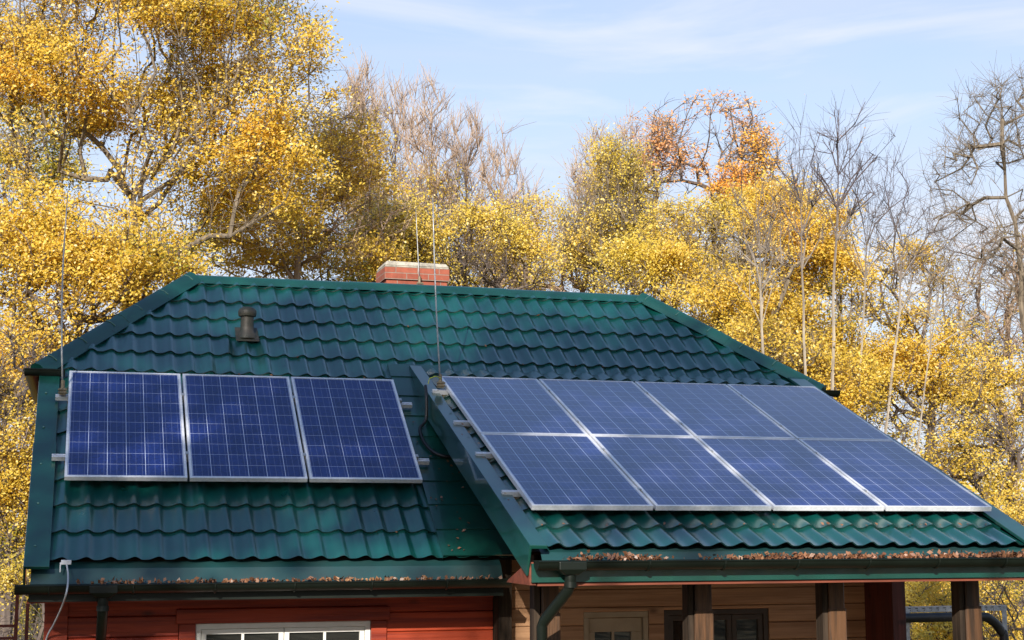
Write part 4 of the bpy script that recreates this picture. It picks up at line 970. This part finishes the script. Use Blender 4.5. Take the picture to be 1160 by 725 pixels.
tree('bright orange tree at the right side of the oak', 848, 27, [(855, 185, 26, 34, 1), (838, 215, 34, 28, .8)], 170, M_ORANGE, 20, .15, M_BARKD, 22)
tree('dense golden tree behind the right hip', 880, 19, [(895, 265, 72, 62, 1.1), (850, 330, 80, 65, 1.1), (935, 350, 65, 75, 1.1), (950, 430, 60, 60, .7)], 720, M_GOLD, 42, .125, M_BARK, 23)
tree('broad yellow tree behind the right half of the ridge', 790, 23, [(790, 275, 72, 55, 1), (730, 315, 60, 40, .7), (840, 270, 60, 50, .6), (800, 350, 80, 40, .6)], 620, M_YELLOW, 26, .13, M_BARK, 24, twigs=4, twig_len=.6)
tree('low golden tree close behind the right hip of the roof', 872, 13, [(872, 405, 70, 40, 1), (935, 440, 50, 40, .7)], 300, M_GOLD, 26, .11, M_BARK, 29)
# -- pale saplings at the right
sap = [(872, 440, 852, 300, 856, 190, 'forked pale sapling stem nearest the right hip'), (906, 450, 912, 250, 905, 135, 'second pale sapling from the right hip'), (933, 455, 936, 260, 952, 105, 'tallest straight pale sapling right of the hip'),
       (943, 462, 950, 330, 985, 150, 'pale sapling leaning right, beside the hip gutter end'), (966, 470, 985, 300, 1030, 190, 'slanting pale sapling fanning towards the right'), (1000, 500, 1030, 380, 1072, 235, 'low pale sapling leaning far to the right')]
for i, (ub, vb_, um, vm, ut, vt_, lab) in enumerate(sap):
    Y = 11 + i * .5; s = ppm(ut, vt_, Y)
    base = at(ub, vb_, Y); base = np.array([base[0], Y, GZ])
    tops = [(at(ut, vt_ + 70, Y), (.55 + .1 * i, .7, 85 / s), 1.0), (at((um + ut) / 2, (vm + vt_) / 2, Y), (.45, .6, 60 / s), .6), (at(ut + 16, vt_ + 95, Y), (.4, .6, 60 / s), .5)]
    make_tree('sapling', lab, 'sapling', 'pale saplings at the right of the roof', base, tops, 75, M_RUSTL, 1, .07, (.1, .1, .1), M_SAP, 60 + i, trunk_top=at(ut, vt_ + 20, Y), taper=.75, crook=.45, flat=False, rtip=(.0058, .0050, .0062, .0040, .0052, .0034)[i], expo=.46, upbias=4.5, twigs=4, twig_len=.6, minr=.0036, wob=.05, leaf_frac=.15, hollow=0)
# -- right hand side
tree('loose olive yellow tree right of the panels with sky showing through', 1050, 19, [(1020, 325, 55, 50, .8), (1060, 410, 75, 70, 1.1), (1010, 440, 50, 60, .7), (1105, 490, 60, 60, .8)], 480, M_GOLD, 22, .13, M_BARKD, 25, top=(1055, 420), lsig=(.3, .3, .12))
tree('low amber leaved tree at the right edge', 1120, 16, [(1080, 500, 70, 50, 1), (1140, 450, 50, 70, .8), (1170, 540, 50, 60, .7)], 330, M_GOLD, 17, .12, M_BARKD, 26, lsig=(.25, .25, .1))
tree('large bare gnarled tree with a leaning trunk at the right edge', 1225, 17, [(1120, 150, 52, 60, 1), (1082, 195, 40, 45, .7), (1150, 105, 30, 28, .4), (1180, 190, 50, 90, .7), (1100, 265, 55, 45, .8), (1150, 300, 40, 60, .5)], 380, None, 0, .1, M_BARK, 27, name='bare_tree', top=(1133, 165), twigs=5, twig_len=.75, minr=.0050, rtip=.0060, expo=.48, upbias=.5, wob=.17, hollow=.3, crook=3.0, taper=.6)
tree('dark tangled bare tree behind the gnarled one at the right edge', 1150, 22, [(1130, 330, 55, 90, 1), (1100, 410, 50, 60, .7), (1180, 350, 50, 110, .6)], 330, M_GOLD, 7, .12, M_TWIG, 28, name='bare_tree', twigs=5, twig_len=.8, minr=.009, rtip=.011, leaf_frac=.4, wob=.12)
# neighbours just outside the frame, so the wood goes on
tree('golden tree beyond the left edge of the view', -160, 18, [(-150, 120, 120, 150, 1), (-140, 320, 110, 120, .8)], 420, M_GOLD, 32, .15, M_BARK, 50)
tree('yellow tree beyond the right edge of the view', 1290, 20, [(1290, 260, 90, 130, 1), (1270, 430, 80, 90, .8)], 380, M_YELLOW, 30, .15, M_BARK, 51)

# -- undergrowth
def shrub(label, u, v, Y, ru, rv, tips, leaf, lp, ls, seed):
    s = ppm(u, v, Y); c = at(u, v, Y); top = c[2] + rv / s; mid = (top + GZ) / 2
    return make_tree('shrub', label, 'shrub', 'shrubs around the cabin', (c[0], Y, GZ - .03), [((c[0], Y, mid + .15), (ru / s, ru / s * .8, max(.5, (top - GZ) / 2)), 1)], tips, leaf, lp, ls, (.13, .13, .1), M_BARKD, seed, rtip=.005, twigs=3, twig_len=.3, minr=.004, hollow=.0, trunk_top=(c[0], Y, GZ + .5))
shrub('yellow leaved shrub seen under the porch roof beside the dark red end board', 1055, 690, 8.0, 55, 45, 170, M_YELLOW, 24, .075, 70)
shrub('yellow leaved shrub seen under the porch eave right of the last post', 1150, 690, 7.5, 60, 45, 170, M_YELLOW, 24, .075, 71)
shrub('taller yellow bush behind the angle frame', 1100, 650, 11.5, 90, 50, 260, M_GOLD, 26, .085, 72)
shrub('thin tawny bush beside the lower right panel corner', 1145, 575, 12.5, 50, 45, 260, M_GOLD, 20, .08, 73)
shrub('yellow shrub at the left corner behind the rusty frame', 15, 690, 7.5, 45, 50, 200, M_YELLOW, 22, .07, 74)
shrub('olive shrub low at the left edge of the wood', 30, 610, 13, 60, 50, 200, M_OLIVE, 22, .085, 75)

# far wood: the trees beyond, read as one mass
r = np.random.default_rng(77); C = []; NB = 520
for i in range(NB):
    u = r.uniform(-260, 1420); Y = r.uniform(36, 52); hgt = 95 + 45 * math.sin(u * .011) + 40 * math.sin(u * .031)
    if 960 < u: hgt *= .6
    v = 590 - r.uniform(-.12, 1) * hgt - (60 if u < 940 else 0) * r.random(); c = at(u, v, Y); k = 62
    C.append(c + r.normal(size=(k, 3)) * np.array([1.0, .8, .65]))
o = link('far_wood', quads('far_wood', np.vstack(C), .24, M_GOLD, normals=np.tile([0, -.3, .5], (NB * 62, 1)), seed=78), kind='stuff'); tag(o, 'mass of yellow autumn wood far behind the cabin', 'wood')
# leaf litter on the ground round the cabin is the ground's own material

# -- the trees in front of the cabin, behind the viewer: they throw the dappled shade
for i, (x, y, zc_, rx, rz, tips) in enumerate(((-8.6, -18.5, 12.0, 3.2, 2.7, 115), (-4.6, -19.5, 12.4, 3.2, 2.8, 110), (-0.6, -18.0, 11.4, 2.6, 2.2, 85), (5.5, -24, 10.0, 4.0, 3.6, 240), (-15, -22, 10.5, 4, 3.8, 240))):
    make_tree('garden_tree', ('yellow tree behind the viewer shading the left of the roof', 'yellow tree behind the viewer shading the middle of the roof', 'smaller yellow tree behind the viewer shading the porch', 'yellow tree further right behind the viewer', 'yellow tree further left behind the viewer')[i], 'tree', 'trees in front of the cabin',
              (x, y, GZ), [((x, y, zc_), (rx, rx * .5, rz), 1)], tips, M_YELLOW, 24, .36, (.40, .40, .32), M_BARK, 90 + i, trunk_top=(x, y, zc_ - .8), hollow=.0, upbias=.9, twig_len=.9)

# the wood across the clearing, behind the viewer: it closes the low sky there and shows in the window panes
r = np.random.default_rng(79); C = []; NB = 560
for i in range(NB):
    an = r.uniform(-1.75, 1.75); d = r.uniform(25, 34); x, y = 3 + d * math.sin(an), -12 - d * math.cos(an)
    if y > -2: x *= 1.25
    C.append(np.array([x, y, GZ + r.uniform(0.3, 13.0)]) + r.normal(size=(55, 3)) * np.array([1.1, 1.1, .8]))
o = link('far_wood', quads('far_wood', np.vstack(C), .42, M_FARWOOD, seed=80), kind='stuff'); tag(o, 'mass of olive and yellow wood across the clearing in front of the cabin', 'wood')
